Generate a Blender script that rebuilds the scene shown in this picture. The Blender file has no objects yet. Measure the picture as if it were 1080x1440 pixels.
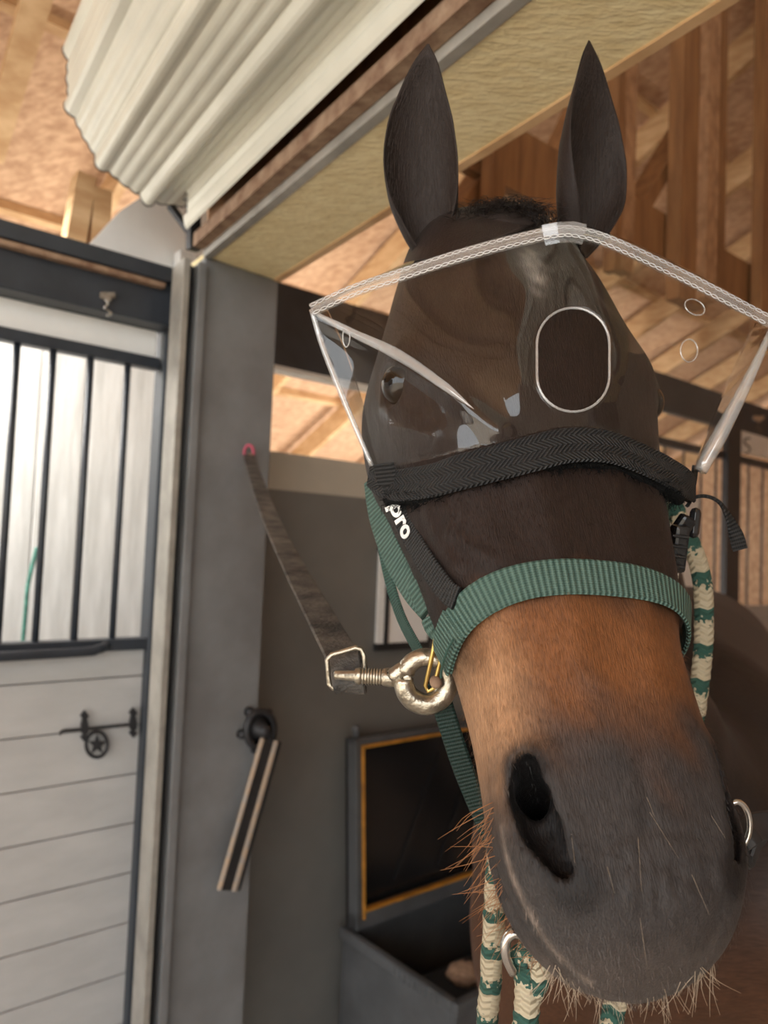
import bpy, math, random
import numpy as np
from mathutils import Vector, Matrix
from mathutils.geometry import delaunay_2d_cdt

random.seed(7); rng = np.random.default_rng(7)
scene = bpy.context.scene
COL = scene.collection

# ------------------------------------------------------------------ camera
FPX = 1080.0
CAMPOS = Vector((0, 0, 1.58))
CAMROT = (Matrix.Rotation(math.radians(93.0), 3, 'X') @ Matrix.Rotation(0.04, 3, 'Z'))
cam_data = bpy.data.cameras.new('camera')
cam_data.sensor_fit = 'VERTICAL'; cam_data.sensor_height = 36.0
cam_data.lens = 27.0; cam_data.clip_start = 0.02
cam_data.dof.use_dof = True; cam_data.dof.focus_distance = 0.52; cam_data.dof.aperture_fstop = 7.5
cam = bpy.data.objects.new('camera', cam_data); COL.objects.link(cam)
cam.matrix_world = Matrix.Translation(CAMPOS) @ CAMROT.to_4x4()
scene.camera = cam

def P(px, py, d):
    """photo pixel + distance along the view axis -> world point"""
    return CAMPOS + CAMROT @ Vector(((px-540)/FPX*d, (720-py)/FPX*d, -d))
def ray(px, py):
    return CAMROT @ Vector(((px-540)/FPX, (720-py)/FPX, -1.0))
def on_plane(px, py, p0, n):
    r = ray(px, py); t = (Vector(p0)-CAMPOS).dot(n)/r.dot(n)
    return CAMPOS + r*t

# ------------------------------------------------------------------ world, light, exposure
world = bpy.data.worlds.new('world'); scene.world = world
world.use_nodes = True
nt = world.node_tree; nt.nodes.clear()
wo = nt.nodes.new('ShaderNodeOutputWorld'); bg = nt.nodes.new('ShaderNodeBackground')
bg.inputs['Color'].default_value = (0.93, 0.97, 1.0, 1); bg.inputs['Strength'].default_value = 3.7
nt.links.new(bg.outputs[0], wo.inputs[0])

# plan directions: A runs along the stall fronts (away to the right), B along the roll-up door opening
TA = math.radians(50.0); TB = math.radians(33.5)
A = Vector((math.sin(TA), math.cos(TA), 0)); NA = Vector((-math.cos(TA), math.sin(TA), 0))
B = Vector((math.sin(TB), -math.cos(TB), 0)); NB = Vector((math.cos(TB), math.sin(TB), 0))
Z = Vector((0, 0, 1))

# low-latitude sun from the open left end of the aisle: strikes the yard and the floor there and bounces up under the roof
sl = bpy.data.lights.new('sun', 'SUN'); sl.energy = 15.0; sl.angle = math.radians(0.6); sl.color = (1.0, 0.94, 0.84)
so = bpy.data.objects.new('sun', sl); COL.objects.link(so)
sdir = (A*.92+NA*.39)*math.cos(math.radians(43))-Z*math.sin(math.radians(43))
so.rotation_euler = sdir.to_track_quat('-Z', 'Y').to_euler()

def area_light(name, loc, target, sx, sy, power, color):
    L = bpy.data.lights.new(name, 'AREA'); L.shape = 'RECTANGLE'; L.size = sx; L.size_y = sy
    L.energy = power; L.color = color
    o = bpy.data.objects.new(name, L); COL.objects.link(o)
    o.location = loc
    o.rotation_euler = (Vector(target)-Vector(loc)).to_track_quat('-Z', 'Y').to_euler()
    return o

scene.view_settings.view_transform = 'Standard'; scene.view_settings.look = 'None'
scene.view_settings.gamma = 1.0; scene.view_settings.use_curve_mapping = False
scene.view_settings.exposure = 0.30
# daylight from the window of the stall behind the barred door
area_light('stall_window_light', tuple(A*.15+NA*2.35+Z*2.35), tuple(A*.75+NA*2.75+Z*1.2), .7, .5, 20, (1, .98, .94))
# added fill lamps hidden behind the wash-bay wall, brightening far roof and stall
area_light('far_roof_fill', tuple(A*1.9+NA*3.4+Z*1.45), tuple(A*1.9+NA*5.2+Z*2.7), 1.2, .6, 60, (1, .95, .86))
area_light('far_stall_fill', tuple(A*4.3+NA*3.75+Z*1.15), tuple(A*4.7+NA*4.6+Z*1.55), .9, .4, 75, (1, .97, .92))

# ------------------------------------------------------------------ materials
MATS = {}
def material(name, color, rough=0.6, metal=0.0, var=0.0, scale=8.0, stretch=(1, 1, 1), bump=0.0, bscale=60.0,
             color2=None, spec=0.5, coord='Object', sheen=0.0, detail=4.0, bstretch=None, rvar=0.0):
    m = bpy.data.materials.new(name); m.use_nodes = True
    n = m.node_tree.nodes; l = m.node_tree.links
    b = n['Principled BSDF']
    b.inputs['Roughness'].default_value = rough; b.inputs['Metallic'].default_value = metal
    b.inputs['Specular IOR Level'].default_value = spec
    if sheen: b.inputs['Sheen Weight'].default_value = sheen
    c = (*color, 1)
    b.inputs['Base Color'].default_value = c
    tc = n.new('ShaderNodeTexCoord')
    if var > 0 or color2 is not None:
        mp = n.new('ShaderNodeMapping'); mp.inputs['Scale'].default_value = tuple(scale*s for s in stretch)
        l.new(tc.outputs[coord], mp.inputs['Vector'])
        nz = n.new('ShaderNodeTexNoise'); nz.inputs['Scale'].default_value = 1.0; nz.inputs['Detail'].default_value = detail
        nz.inputs['Roughness'].default_value = 0.6
        l.new(mp.outputs[0], nz.inputs['Vector'])
        r = n.new('ShaderNodeValToRGB')
        c2 = color2 if color2 is not None else tuple(x*(1-var) for x in color)
        r.color_ramp.elements[0].position = 0.35; r.color_ramp.elements[1].position = 0.65
        r.color_ramp.elements[0].color = (*c2, 1); r.color_ramp.elements[1].color = c
        l.new(nz.outputs['Fac'], r.inputs['Fac']); l.new(r.outputs['Color'], b.inputs['Base Color'])
        if rvar:
            mr = n.new('ShaderNodeMapRange'); mr.inputs['To Min'].default_value = rough-rvar; mr.inputs['To Max'].default_value = rough+rvar
            l.new(nz.outputs['Fac'], mr.inputs['Value']); l.new(mr.outputs[0], b.inputs['Roughness'])
    if bump > 0:
        mp2 = n.new('ShaderNodeMapping'); st = bstretch or stretch
        mp2.inputs['Scale'].default_value = tuple(bscale*s for s in st)
        l.new(tc.outputs[coord], mp2.inputs['Vector'])
        nz2 = n.new('ShaderNodeTexNoise'); nz2.inputs['Scale'].default_value = 1.0; nz2.inputs['Detail'].default_value = 3
        l.new(mp2.outputs[0], nz2.inputs['Vector'])
        bp = n.new('ShaderNodeBump'); bp.inputs['Strength'].default_value = bump; bp.inputs['Distance'].default_value = 0.01
        l.new(nz2.outputs['Fac'], bp.inputs['Height']); l.new(bp.outputs[0], b.inputs['Normal'])
    MATS[name] = m
    return m

def webbing(name, color, pitch, kind='ribs', color2=None, rough=0.6, strength=0.6, cross=0.0):
    """woven strap: ribs across the strap or herringbone, in strap UV metres"""
    m = bpy.data.materials.new(name); m.use_nodes = True
    n = m.node_tree.nodes; l = m.node_tree.links; b = n['Principled BSDF']
    b.inputs['Roughness'].default_value = rough; b.inputs['Specular IOR Level'].default_value = 0.3
    tc = n.new('ShaderNodeTexCoord'); sp = n.new('ShaderNodeSeparateXYZ'); l.new(tc.outputs['UV'], sp.inputs[0])
    def math_(op, a, bb=None):
        q = n.new('ShaderNodeMath'); q.operation = op
        for i, v in enumerate((a, bb)):
            if v is None: continue
            if isinstance(v, (int, float)): q.inputs[i].default_value = v
            else: l.new(v, q.inputs[i])
        return q.outputs[0]
    u = sp.outputs[0]; v = sp.outputs[1]
    if kind == 'ribs':
        h = math_('SINE', math_('MULTIPLY', u, 2*math.pi/pitch))
    else:
        z = math_('PINGPONG', v, 0.006)
        h = math_('SINE', math_('MULTIPLY', math_('ADD', u, math_('MULTIPLY', z, 1.3)), 2*math.pi/pitch))
    h2 = math_('MULTIPLY', math_('SINE', math_('MULTIPLY', v, 2*math.pi/0.0016)), 0.25)
    hh = math_('ADD', h, h2)
    mr = n.new('ShaderNodeMapRange'); mr.inputs['From Min'].default_value = -1; mr.inputs['From Max'].default_value = 1
    l.new(hh, mr.inputs['Value'])
    nz = n.new('ShaderNodeTexNoise'); nz.inputs['Scale'].default_value = 90; l.new(tc.outputs['UV'], nz.inputs['Vector'])
    mixf = math_('ADD', math_('MULTIPLY', mr.outputs[0], 0.7), math_('MULTIPLY', nz.outputs['Fac'], 0.3))
    r = n.new('ShaderNodeValToRGB'); c2 = color2 or tuple(x*0.35 for x in color)
    r.color_ramp.elements[0].position = 0.15; r.color_ramp.elements[1].position = 0.75
    r.color_ramp.elements[0].color = (*c2, 1); r.color_ramp.elements[1].color = (*color, 1)
    l.new(mixf, r.inputs['Fac']); l.new(r.outputs['Color'], b.inputs['Base Color'])
    bp = n.new('ShaderNodeBump'); bp.inputs['Strength'].default_value = strength; bp.inputs['Distance'].default_value = 0.0008
    l.new(hh, bp.inputs['Height']); l.new(bp.outputs[0], b.inputs['Normal'])
    MATS[name] = m
    return m

def clear_plastic(name, tint=(1, 1, 1), f0=.045, milk=0.0, rough=0.02):
    """thin clear sheet: transparent, with a mirror coat that strengthens towards grazing angles on both faces"""
    m = bpy.data.materials.new(name); m.use_nodes = True
    n = m.node_tree.nodes; l = m.node_tree.links; n.remove(n['Principled BSDF'])
    out = n['Material Output']
    tr = n.new('ShaderNodeBsdfTransparent'); tr.inputs['Color'].default_value = (*tint, 1)
    gl = n.new('ShaderNodeBsdfGlossy'); gl.inputs['Roughness'].default_value = rough
    ge = n.new('ShaderNodeNewGeometry'); dt = n.new('ShaderNodeVectorMath'); dt.operation = 'DOT_PRODUCT'
    l.new(ge.outputs['Normal'], dt.inputs[0]); l.new(ge.outputs['Incoming'], dt.inputs[1])
    def mt(op, a, c=None):
        q = n.new('ShaderNodeMath'); q.operation = op
        for i, v in enumerate((a, c)):
            if v is None: continue
            if isinstance(v, (int, float)): q.inputs[i].default_value = v
            else: l.new(v, q.inputs[i])
        return q.outputs[0]
    fz = mt('POWER', mt('SUBTRACT', 1.0, mt('ABSOLUTE', dt.outputs['Value'])), 5.0)
    fr = mt('ADD', f0, mt('MULTIPLY', fz, 1-f0))
    mx = n.new('ShaderNodeMixShader'); l.new(fr, mx.inputs[0])
    if milk:
        df = n.new('ShaderNodeBsdfDiffuse'); df.inputs['Color'].default_value = (0.9, 0.9, 0.9, 1)
        m2 = n.new('ShaderNodeMixShader'); m2.inputs[0].default_value = milk
        l.new(tr.outputs[0], m2.inputs[1]); l.new(df.outputs[0], m2.inputs[2]); l.new(m2.outputs[0], mx.inputs[1])
    else:
        l.new(tr.outputs[0], mx.inputs[1])
    l.new(gl.outputs[0], mx.inputs[2]); l.new(mx.outputs[0], out.inputs[0])
    MATS[name] = m
    return m

material('post_grey', (0.20, 0.205, 0.21), 0.45, var=0.25, scale=5, bump=0.1, bscale=25, color2=(0.15, 0.15, 0.15))
material('wall_grey', (0.17, 0.165, 0.15), 0.6, var=0.2, scale=3, bump=0.08, bscale=30)
material('band_beige', (0.48, 0.44, 0.36), 0.7, var=0.15, scale=4)
material('black_steel', (0.030, 0.036, 0.046), 0.42, var=0.3, scale=12, bump=0.05, bscale=40)
material('board_white', (0.45, 0.44, 0.425), 0.55, var=0.12, scale=6, stretch=(1, 1, 3), bump=0.05, bscale=30)
material('jamb_white', (0.84, 0.83, 0.80), 0.6, var=0.5, scale=30, stretch=(1, 1, .15), bump=0.15, bscale=60, color2=(0.45, 0.43, 0.40))
material('stall_board', (0.74, 0.73, 0.70), 0.7, var=0.3, scale=22, stretch=(1, 1, .12), bump=0.15, bscale=60, color2=(0.55, 0.54, 0.51))
material('cream_metal', (0.66, 0.64, 0.55), 0.38, var=0.12, scale=4, bump=0.02)
material('rust', (0.16, 0.085, 0.05), 0.8, var=0.6, scale=25, bump=0.25, bscale=70, color2=(0.30, 0.2, 0.13))
material('rail_grey', (0.40, 0.38, 0.34), 0.45, metal=0.3, var=0.3, scale=12)
material('osb_cream', (0.86, 0.74, 0.45), 0.75, var=0.3, scale=22, stretch=(1, 2.5, 1), bump=0.5, bscale=45, color2=(0.76, 0.62, 0.34))
material('osb', (0.66, 0.43, 0.27), 0.8, scale=16, bump=0.3, bscale=28, color2=(0.43, 0.25, 0.145), stretch=(1, 2.2, 1), detail=6)
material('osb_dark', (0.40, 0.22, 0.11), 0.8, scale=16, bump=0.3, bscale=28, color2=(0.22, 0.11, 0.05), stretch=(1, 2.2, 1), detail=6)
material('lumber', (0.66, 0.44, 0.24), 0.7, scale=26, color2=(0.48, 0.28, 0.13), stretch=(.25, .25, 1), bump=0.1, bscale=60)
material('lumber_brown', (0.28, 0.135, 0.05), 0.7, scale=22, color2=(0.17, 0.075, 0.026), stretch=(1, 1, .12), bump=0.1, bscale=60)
material('concrete', (0.55, 0.51, 0.45), 0.9, var=0.25, scale=3, bump=0.2, bscale=40)
material('dirt', (0.40, 0.35, 0.28), 0.95, var=0.3, scale=2, bump=0.3, bscale=20)
material('iron_black', (0.035, 0.035, 0.038), 0.5, metal=0.4, var=0.3, scale=60, bump=0.2, bscale=150)
material('worn_tan', (0.42, 0.30, 0.20), 0.55, scale=45, color2=(0.30, 0.27, 0.24), bump=0.1)
material('black_rubber', (0.02, 0.02, 0.021), 0.55, var=0.3, scale=40)
material('black_plastic', (0.012, 0.012, 0.013), 0.22, var=0.2, scale=10)
material('grey_plastic', (0.085, 0.088, 0.092), 0.5, var=0.25, scale=10, bump=0.1, bscale=90)
material('orange_trim', (0.55, 0.24, 0.03), 0.5, var=0.4, scale=20)
material('steel', (0.50, 0.45, 0.36), 0.32, metal=0.9, var=0.45, scale=90, bump=0.15, bscale=220, rvar=0.12)
material('brass', (0.72, 0.52, 0.18), 0.28, metal=0.95, var=0.25, scale=80)
material('nickel', (0.62, 0.60, 0.57), 0.22, metal=0.95, var=0.3, scale=60)
material('strap_nylon', (0.12, 0.105, 0.09), 0.75, scale=28, color2=(0.02, 0.019, 0.018), bump=0.3, bscale=200)
material('twine_pink', (0.55, 0.10, 0.16), 0.7, var=0.3, scale=80)
material('white_paint', (0.82, 0.81, 0.78), 0.5, var=0.06, scale=10)
material('thread_white', (0.62, 0.62, 0.62), 0.55)
material('fleece_black', (0.008, 0.008, 0.008), 0.95, spec=.1)
material('letter_white', (0.72, 0.72, 0.70), 0.5)
material('tan_sponge', (0.40, 0.25, 0.16), 0.9, var=0.4, scale=60, bump=0.5, bscale=120)
material('olive_cloth', (0.10, 0.12, 0.06), 0.9, var=0.4, scale=40, bump=0.5, bscale=80)
webbing('halter_green', (0.085, 0.145, 0.120), 0.0040, 'ribs', strength=0.7, color2=(0.030, 0.065, 0.052))
webbing('halter_edge', (0.040, 0.095, 0.075), 0.0030, 'ribs', strength=0.5)
webbing('mask_black', (0.030, 0.030, 0.031), 0.0036, 'herring', strength=0.9, color2=(0.008, 0.008, 0.008))
webbing('chin_green', (0.012, 0.030, 0.024), 0.003, 'ribs', strength=0.5, color2=(0.006, 0.016, 0.012))
webbing('strap_black', (0.018, 0.018, 0.018), 0.003, 'ribs', strength=0.6)
clear_plastic('clear_vinyl', (0.98, 0.985, 0.985), .032, 0.0, 0.012)
clear_plastic('clear_edge', (0.93, 0.94, 0.94), .16, 0.20, 0.05)
clear_plastic('clear_band', (0.95, 0.95, 0.95), .07, 0.10, 0.12)

# ------------------------------------------------------------------ mesh helpers
def link(o, parent=None):
    COL.objects.link(o)
    if parent is not None: o.parent = parent
    return o
def tag(o, label=None, cat=None, group=None, kind=None):
    if label: o['label'] = label
    if cat: o['category'] = cat
    if group: o['group'] = group
    if kind: o['kind'] = kind
    return o
def empty(name, loc=(0, 0, 0)):
    o = bpy.data.objects.new(name, None); o.empty_display_size = 0.05
    COL.objects.link(o); o.location = loc
    return o
class MB:
    def __init__(s): s.v = []; s.f = []; s.uv = {}
    def add(s, vs, fs, uvs=None):
        k = len(s.v); s.v += [tuple(x) for x in vs]
        for i, f in enumerate(fs):
            if uvs: s.uv[len(s.f)] = [uvs[j] for j in f]
            s.f.append(tuple(j+k for j in f))
    def box(s, c, hx, hy, hz):
        """box from centre and three half-axis vectors"""
        c, hx, hy, hz = Vector(c), Vector(hx), Vector(hy), Vector(hz)
        vs = [c + hx*i + hy*j + hz*k for i in (-1, 1) for j in (-1, 1) for k in (-1, 1)]
        fs = [(0, 1, 3, 2), (4, 6, 7, 5), (0, 4, 5, 1), (2, 3, 7, 6), (0, 2, 6, 4), (1, 5, 7, 3)]
        if hx.cross(hy).dot(hz) < 0: fs = [f[::-1] for f in fs]
        s.add(vs, fs)
    def bar(s, a, b, w, h, up=Z):
        """rectangular bar between two points: w across, h along up"""
        a, b = Vector(a), Vector(b); d = (b-a); ax = d.normalized()
        side = ax.cross(up)
        if side.length < 1e-5: side = ax.cross(Vector((0, 1, 0)))
        side.normalize(); u2 = side.cross(ax).normalized()
        s.box((a+b)/2, d/2, side*w/2, u2*h/2)
    def tube(s, pts, r, n=10, closed=False, cap=True):
        pts = [Vector(p) for p in pts]; N = len(pts)
        rs = r if isinstance(r, (list, tuple, np.ndarray)) else [r]*N
        prev = None; rings = []
        for i, p in enumerate(pts):
            if closed: t = pts[(i+1) % N]-pts[i-1]
            else: t = pts[min(i+1, N-1)]-pts[max(i-1, 0)]
            t.normalize()
            if prev is None:
                q = Vector((0, 0, 1)) if abs(t.z) < .9 else Vector((1, 0, 0))
                x = t.cross(q).normalized()
            else:
                x = (prev - t*prev.dot(t)).normalized()
            prev = x; y = t.cross(x)
            rings.append([p + (x*math.cos(2*math.pi*k/n)+y*math.sin(2*math.pi*k/n))*rs[i] for k in range(n)])
        vs = [v for rg in rings for v in rg]; fs = []
        for i in range(N if closed else N-1):
            j = (i+1) % N
            for k in range(n):
                k2 = (k+1) % n
                fs.append((i*n+k, i*n+k2, j*n+k2, j*n+k))
        if cap and not closed:
            fs.append(tuple(range(n))[::-1]); fs.append(tuple((N-1)*n+k for k in range(n)))
        s.add(vs, fs)
    def ribbon(s, pts, nrm, w, t=0.0022, closed=False):
        """flat strap along pts; nrm = outward normal for each point; UV in metres"""
        pts = [Vector(p) for p in pts]; N = len(pts)
        ws = w if isinstance(w, (list, tuple)) else [w]*N
        L = 0.0; vs = []; uv = []
        for i, p in enumerate(pts):
            if closed: tg = pts[(i+1) % N]-pts[i-1]
            else: tg = pts[min(i+1, N-1)]-pts[max(i-1, 0)]
            tg.normalize(); n_ = Vector(nrm[i]); n_ = (n_-tg*n_.dot(tg)).normalized(); sd = tg.cross(n_)
            if i: L += (p-pts[i-1]).length
            e = ws[i]/2; b = min(t*.45, e*.3)
            prof = [(-e, t/2-b), (-e+b, t/2), (-e*.33, t/2), (e*.33, t/2), (e-b, t/2), (e, t/2-b), (e, -t/2+b), (e-b, -t/2), (-e+b, -t/2), (-e, -t/2+b)]
            for a_, c_ in prof:
                vs.append(p+sd*a_+n_*c_); uv.append((L, a_+e))
        m = 10; fs = []
        if closed:
            p = pts[0]; L += (pts[0]-pts[-1]).length
            for q in range(m): vs.append(vs[q]); uv.append((L, uv[q][1]))
            N += 1
        for i in range(N-1):
            for k in range(m):
                k2 = (k+1) % m
                fs.append((i*m+k, (i+1)*m+k, (i+1)*m+k2, i*m+k2))
        if not closed:
            fs.append(tuple(range(m))); fs.append(tuple((N-1)*m+k for k in range(m))[::-1])
        s.add(vs, fs, uv)
    def lathe(s, o, ax, prof, n=20):
        """surface of revolution: prof = [(along, radius)]"""
        o = Vector(o); ax = Vector(ax).normalized()
        q = Vector((0, 0, 1)) if abs(ax.z) < .9 else Vector((1, 0, 0))
        x = ax.cross(q).normalized(); y = ax.cross(x)
        vs = [o+ax*a+(x*math.cos(2*math.pi*k/n)+y*math.sin(2*math.pi*k/n))*r for a, r in prof for k in range(n)]
        fs = []
        for i in range(len(prof)-1):
            for k in range(n):
                k2 = (k+1) % n; fs.append((i*n+k, i*n+k2, (i+1)*n+k2, (i+1)*n+k))
        fs.append(tuple(range(n))[::-1]); fs.append(tuple((len(prof)-1)*n+k for k in range(n)))
        s.add(vs, fs)
    def prism(s, poly, d):
        """polygon of world points pushed along d"""
        n = len(poly); poly = [Vector(p) for p in poly]; d = Vector(d)
        vs = poly+[p+d for p in poly]
        fs = [tuple(range(n)), tuple(range(2*n-1, n-1, -1))]+[(i, i+n, (i+1) % n+n, (i+1) % n)[::-1][::-1] for i in range(n)]
        s.add(vs, fs)
    def grid(s, rows, uvs=None, closed=False):
        R = len(rows); C = len(rows[0]); fs = []
        for i in range(R-1):
            for j in range(C if closed else C-1):
                j2 = (j+1) % C
                fs.append((i*C+j, i*C+j2, (i+1)*C+j2, (i+1)*C+j))
        s.add([v for r in rows for v in r], fs)
    def build(s, name, mat, parent=None, smooth=False, bevel=0.0, solid=0.0, fix=True):
        me = bpy.data.meshes.new(name); me.from_pydata(s.v, [], s.f)
        if s.uv:
            ul = me.uv_layers.new(name='UVMap')
            for p in me.polygons:
                q = s.uv.get(p.index)
                if q:
                    for li, u in zip(p.loop_indices, q): ul.data[li].uv = u
        if fix:
            import bmesh
            bm = bmesh.new(); bm.from_mesh(me); bmesh.ops.recalc_face_normals(bm, faces=bm.faces); bm.to_mesh(me); bm.free()
        if smooth:
            me.polygons.foreach_set('use_smooth', [True]*len(me.polygons))
        me.materials.append(MATS[mat])
        o = bpy.data.objects.new(name, me); link(o, parent)
        if parent is not None:
            o.matrix_parent_inverse = Matrix.Translation(-Vector(parent.location))
            # plain translation: vertices stay in world metres
        if solid:
            md = o.modifiers.new('thickness', 'SOLIDIFY'); md.thickness = solid; md.offset = 0
        if bevel:
            md = o.modifiers.new('bevel', 'BEVEL'); md.width = bevel; md.segments = 2; md.limit_method = 'ANGLE'
        return o
def structure(o): o['kind'] = 'structure'; return o
def spline(pts, n):
    """Catmull-Rom through points (Vectors or tuples)"""
    p = np.array([list(q) for q in pts], float); N = len(p)
    t = np.linspace(0, N-1, n); out = []
    for x in t:
        i = min(int(x), N-2); f = x-i
        p0, p1, p2, p3 = p[max(i-1, 0)], p[i], p[i+1], p[min(i+2, N-1)]
        if i == 0: p0 = 2*p1-p2
        if i+2 > N-1: p3 = 2*p2-p1
        out.append(.5*((2*p1)+(-p0+p2)*f+(2*p0-5*p1+4*p2-p3)*f*f+(-p0+3*p1-3*p2+p3)*f**3))
    return np.array(out)
def np_mesh(name, V, F, mats, parent=None, smooth=True):
    me = bpy.data.meshes.new(name)
    V = np.asarray(V, np.float32); F = np.asarray(F, np.int32)
    me.vertices.add(len(V)); me.vertices.foreach_set('co', V.ravel())
    k = F.shape[1]
    me.loops.add(F.size); me.loops.foreach_set('vertex_index', F.ravel())
    me.polygons.add(len(F)); me.polygons.foreach_set('loop_start', np.arange(0, F.size, k, dtype=np.int32))
    me.polygons.foreach_set('loop_total', np.full(len(F), k, np.int32))
    me.polygons.foreach_set('use_smooth', np.full(len(F), smooth))
    me.update(calc_edges=True); me.validate()
    for m in mats: me.materials.append(MATS[m])
    o = bpy.data.objects.new(name, me); link(o, parent)
    return o
# ------------------------------------------------------------------ the setting
QS = 1.967                                    # distance of the stall fronts along NA
def AQ(t, q, z): return A*t+NA*q+Z*z          # plan position: t along A, q along NA
def on_q(px, py, q): return on_plane(px, py, NA*q, NA)
def tz(px, py, q):
    p = on_q(px, py, q); return p.dot(A), p.z

m = MB(); m.box(AQ(1.3, 2.0, -.06), A*7.6, NA*5.3, Z*.06); structure(m.build('floor', 'concrete'))
m = MB(); m.box((0, 0, -.32), (60, 0, 0), (0, 60, 0), (0, 0, .2)); structure(m.build('ground', 'dirt'))

# roof: sloped sheathing sheets on purlins and rafters, falling away along NA
def zroof(q): return 5.0-.46*q if q > -1 else 5.46+.46*(q+1)*1.0 if q > -1 else 5.46
ceil = empty('ceiling', tuple(AQ(0, 1, 4.5))); structure(ceil)
SL = math.sqrt(1+.46**2); DN = (NA-Z*.46)/SL; UPN = (NA*.46+Z)/SL
def roof(t, q, off=0.0): return AQ(t, q, 5.0-.46*q)+UPN*off
pm = None
for iq in range(9):
    for it_ in range(7):
        c = roof(-6.0+2.435*it_+(1.22 if iq % 2 else 0), -.9+1.2105/SL*iq, .112)
        mm = MB(); mm.box((0, 0, 0), A*1.215, DN*.606, UPN*.006)
        if pm is None:
            o = mm.build('sheathing_panel', 'osb', ceil); pm = o.data
        else:
            o = bpy.data.objects.new('sheathing_panel', pm); link(o, ceil)
        o.matrix_parent_inverse = Matrix.Translation(-Vector(ceil.location)); o.location = c
for k in range(18):
    t = -5.2+.81*k
    m = MB(); m.bar(roof(t, -1.5, -.03), roof(t, 7.6, -.03), .042, .16, UPN); m.build('rafter', 'lumber', ceil)
for k in range(9):
    q = -.55+.92*k
    m = MB(); m.bar(roof(-6.4, q, .072), roof(9.5, q, .072), .042, .062, UPN); m.build('purlin', 'lumber', ceil)
# other slope, over the aisle behind the camera
m = MB(); m.box(AQ(1, -3.2, 5.36), A*8.5, (NA-Z*-.2)*1.9, Z*.01); m.build('rear_slope', 'osb', ceil)

# barn walls that are not in view: daylight comes in at the open aisle end to the left and through the wide gap behind
m = MB(); m.box(AQ(3.9, -3.0, 2.2), A*4.9, NA*.05, Z*2.2); structure(m.build('wall_rear', 'stall_board'))
m = MB(); m.prism([AQ(8.55, q, z) for q, z in ((-3, 0), (7, 0), (7, 1.80), (-1.2, 5.55), (-3, 5.4))], A*.1); structure(m.build('wall_end', 'osb'))
# the row of stalls goes on to the left: board front, outer wall, gable end with the aisle door left open
dl = on_q(214, 950, QS).dot(A)-1.17
m = MB(); m.box(AQ((dl-6.3)/2, QS+.012, .66), A*(dl+6.3)/2, NA*.02, Z*.64); structure(m.build('wall_stalls', 'board_white'))
m = MB(); m.box(AQ(-2.6, 5.0, 1.3), A*3.75, NA*.04, Z*1.3); structure(m.build('wall_outer', 'stall_board'))
m = MB(); m.box(AQ(-6.35, 3.4, 1.9), NA*1.7, A*.04, Z*1.9); structure(m.build('wall_gable', 'stall_board'))
# truss webs and low chord seen to the right, beyond the horse
tr = empty('roof_truss', tuple(on_q(980, 420, 1.55))); tag(tr, 'brown timber roof truss with upright webs beyond the right ear', 'truss')
QT = 1.55
def web(x0, x1, top, bot, mat, q, name='web', th=.05):
    a0 = on_q(x0, bot, q); a1 = on_q(x1, bot, q); c0 = a0.dot(A); c1 = a1.dot(A)
    zt = on_q((x0+x1)/2, top, q).z; zb = min(a0.z, a1.z)
    m = MB(); m.box(AQ((c0+c1)/2, q, (zt+zb)/2), A*(c1-c0)/2, NA*th/2, Z*(zt-zb)/2); m.build(name, mat, tr)
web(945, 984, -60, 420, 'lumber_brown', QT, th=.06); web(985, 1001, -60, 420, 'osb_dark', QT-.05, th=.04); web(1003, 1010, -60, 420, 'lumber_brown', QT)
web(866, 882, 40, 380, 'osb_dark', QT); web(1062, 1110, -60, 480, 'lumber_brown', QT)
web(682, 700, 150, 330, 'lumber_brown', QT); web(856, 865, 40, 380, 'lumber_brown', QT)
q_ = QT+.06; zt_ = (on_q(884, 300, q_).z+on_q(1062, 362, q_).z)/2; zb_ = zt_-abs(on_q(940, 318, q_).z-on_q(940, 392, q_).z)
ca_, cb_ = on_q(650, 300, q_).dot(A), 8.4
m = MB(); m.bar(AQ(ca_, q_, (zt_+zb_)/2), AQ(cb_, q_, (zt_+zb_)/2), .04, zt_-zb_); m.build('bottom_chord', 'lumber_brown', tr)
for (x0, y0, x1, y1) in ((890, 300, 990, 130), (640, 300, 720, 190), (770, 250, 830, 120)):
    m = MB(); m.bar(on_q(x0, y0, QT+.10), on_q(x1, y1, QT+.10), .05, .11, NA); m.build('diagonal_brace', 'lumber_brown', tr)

# stall front to the left: fixed header, sliding door of boards and bars, white jamb
def rail(name, pts, q, th, mat, parent, dz=0.0):
    """bar on the stall plane from the pixel rectangle x0,x1 (extended) with top/bottom given at x_ref"""
    x0, x1, yt, yb, xr = pts
    zt = on_q(xr, yt, q).z; zb = on_q(xr, yb, q).z
    c0 = on_q(x0, yt, q).dot(A); c1 = on_q(x1, yt, q).dot(A)
    m = MB(); m.box(AQ((c0+c1)/2, q, (zt+zb)/2), A*(c1-c0)/2, NA*th/2, Z*(zt-zb)/2)
    return m.build(name, mat, parent, bevel=.003)
hd = rail('trim_1', (-900, 262, 384, 466, 240), QS-.03, .09, 'black_steel', None); structure(hd)
rail('track_lip', (-900, 258, 380, 400, 240), QS-.085, .03, 'black_steel', hd)
m = MB(); c = AQ(on_q(120, 395, QS-.10).dot(A), QS-.09, on_q(240, 400, QS-.08).z+.004)
zl = on_q(240, 403, QS-.10).z
m.box(AQ(on_q(60, 400, QS).dot(A)-.35, QS-.088, zl), A*.62, NA*.012, Z*.006); m.build('worn_edge', 'rust', hd)

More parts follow.
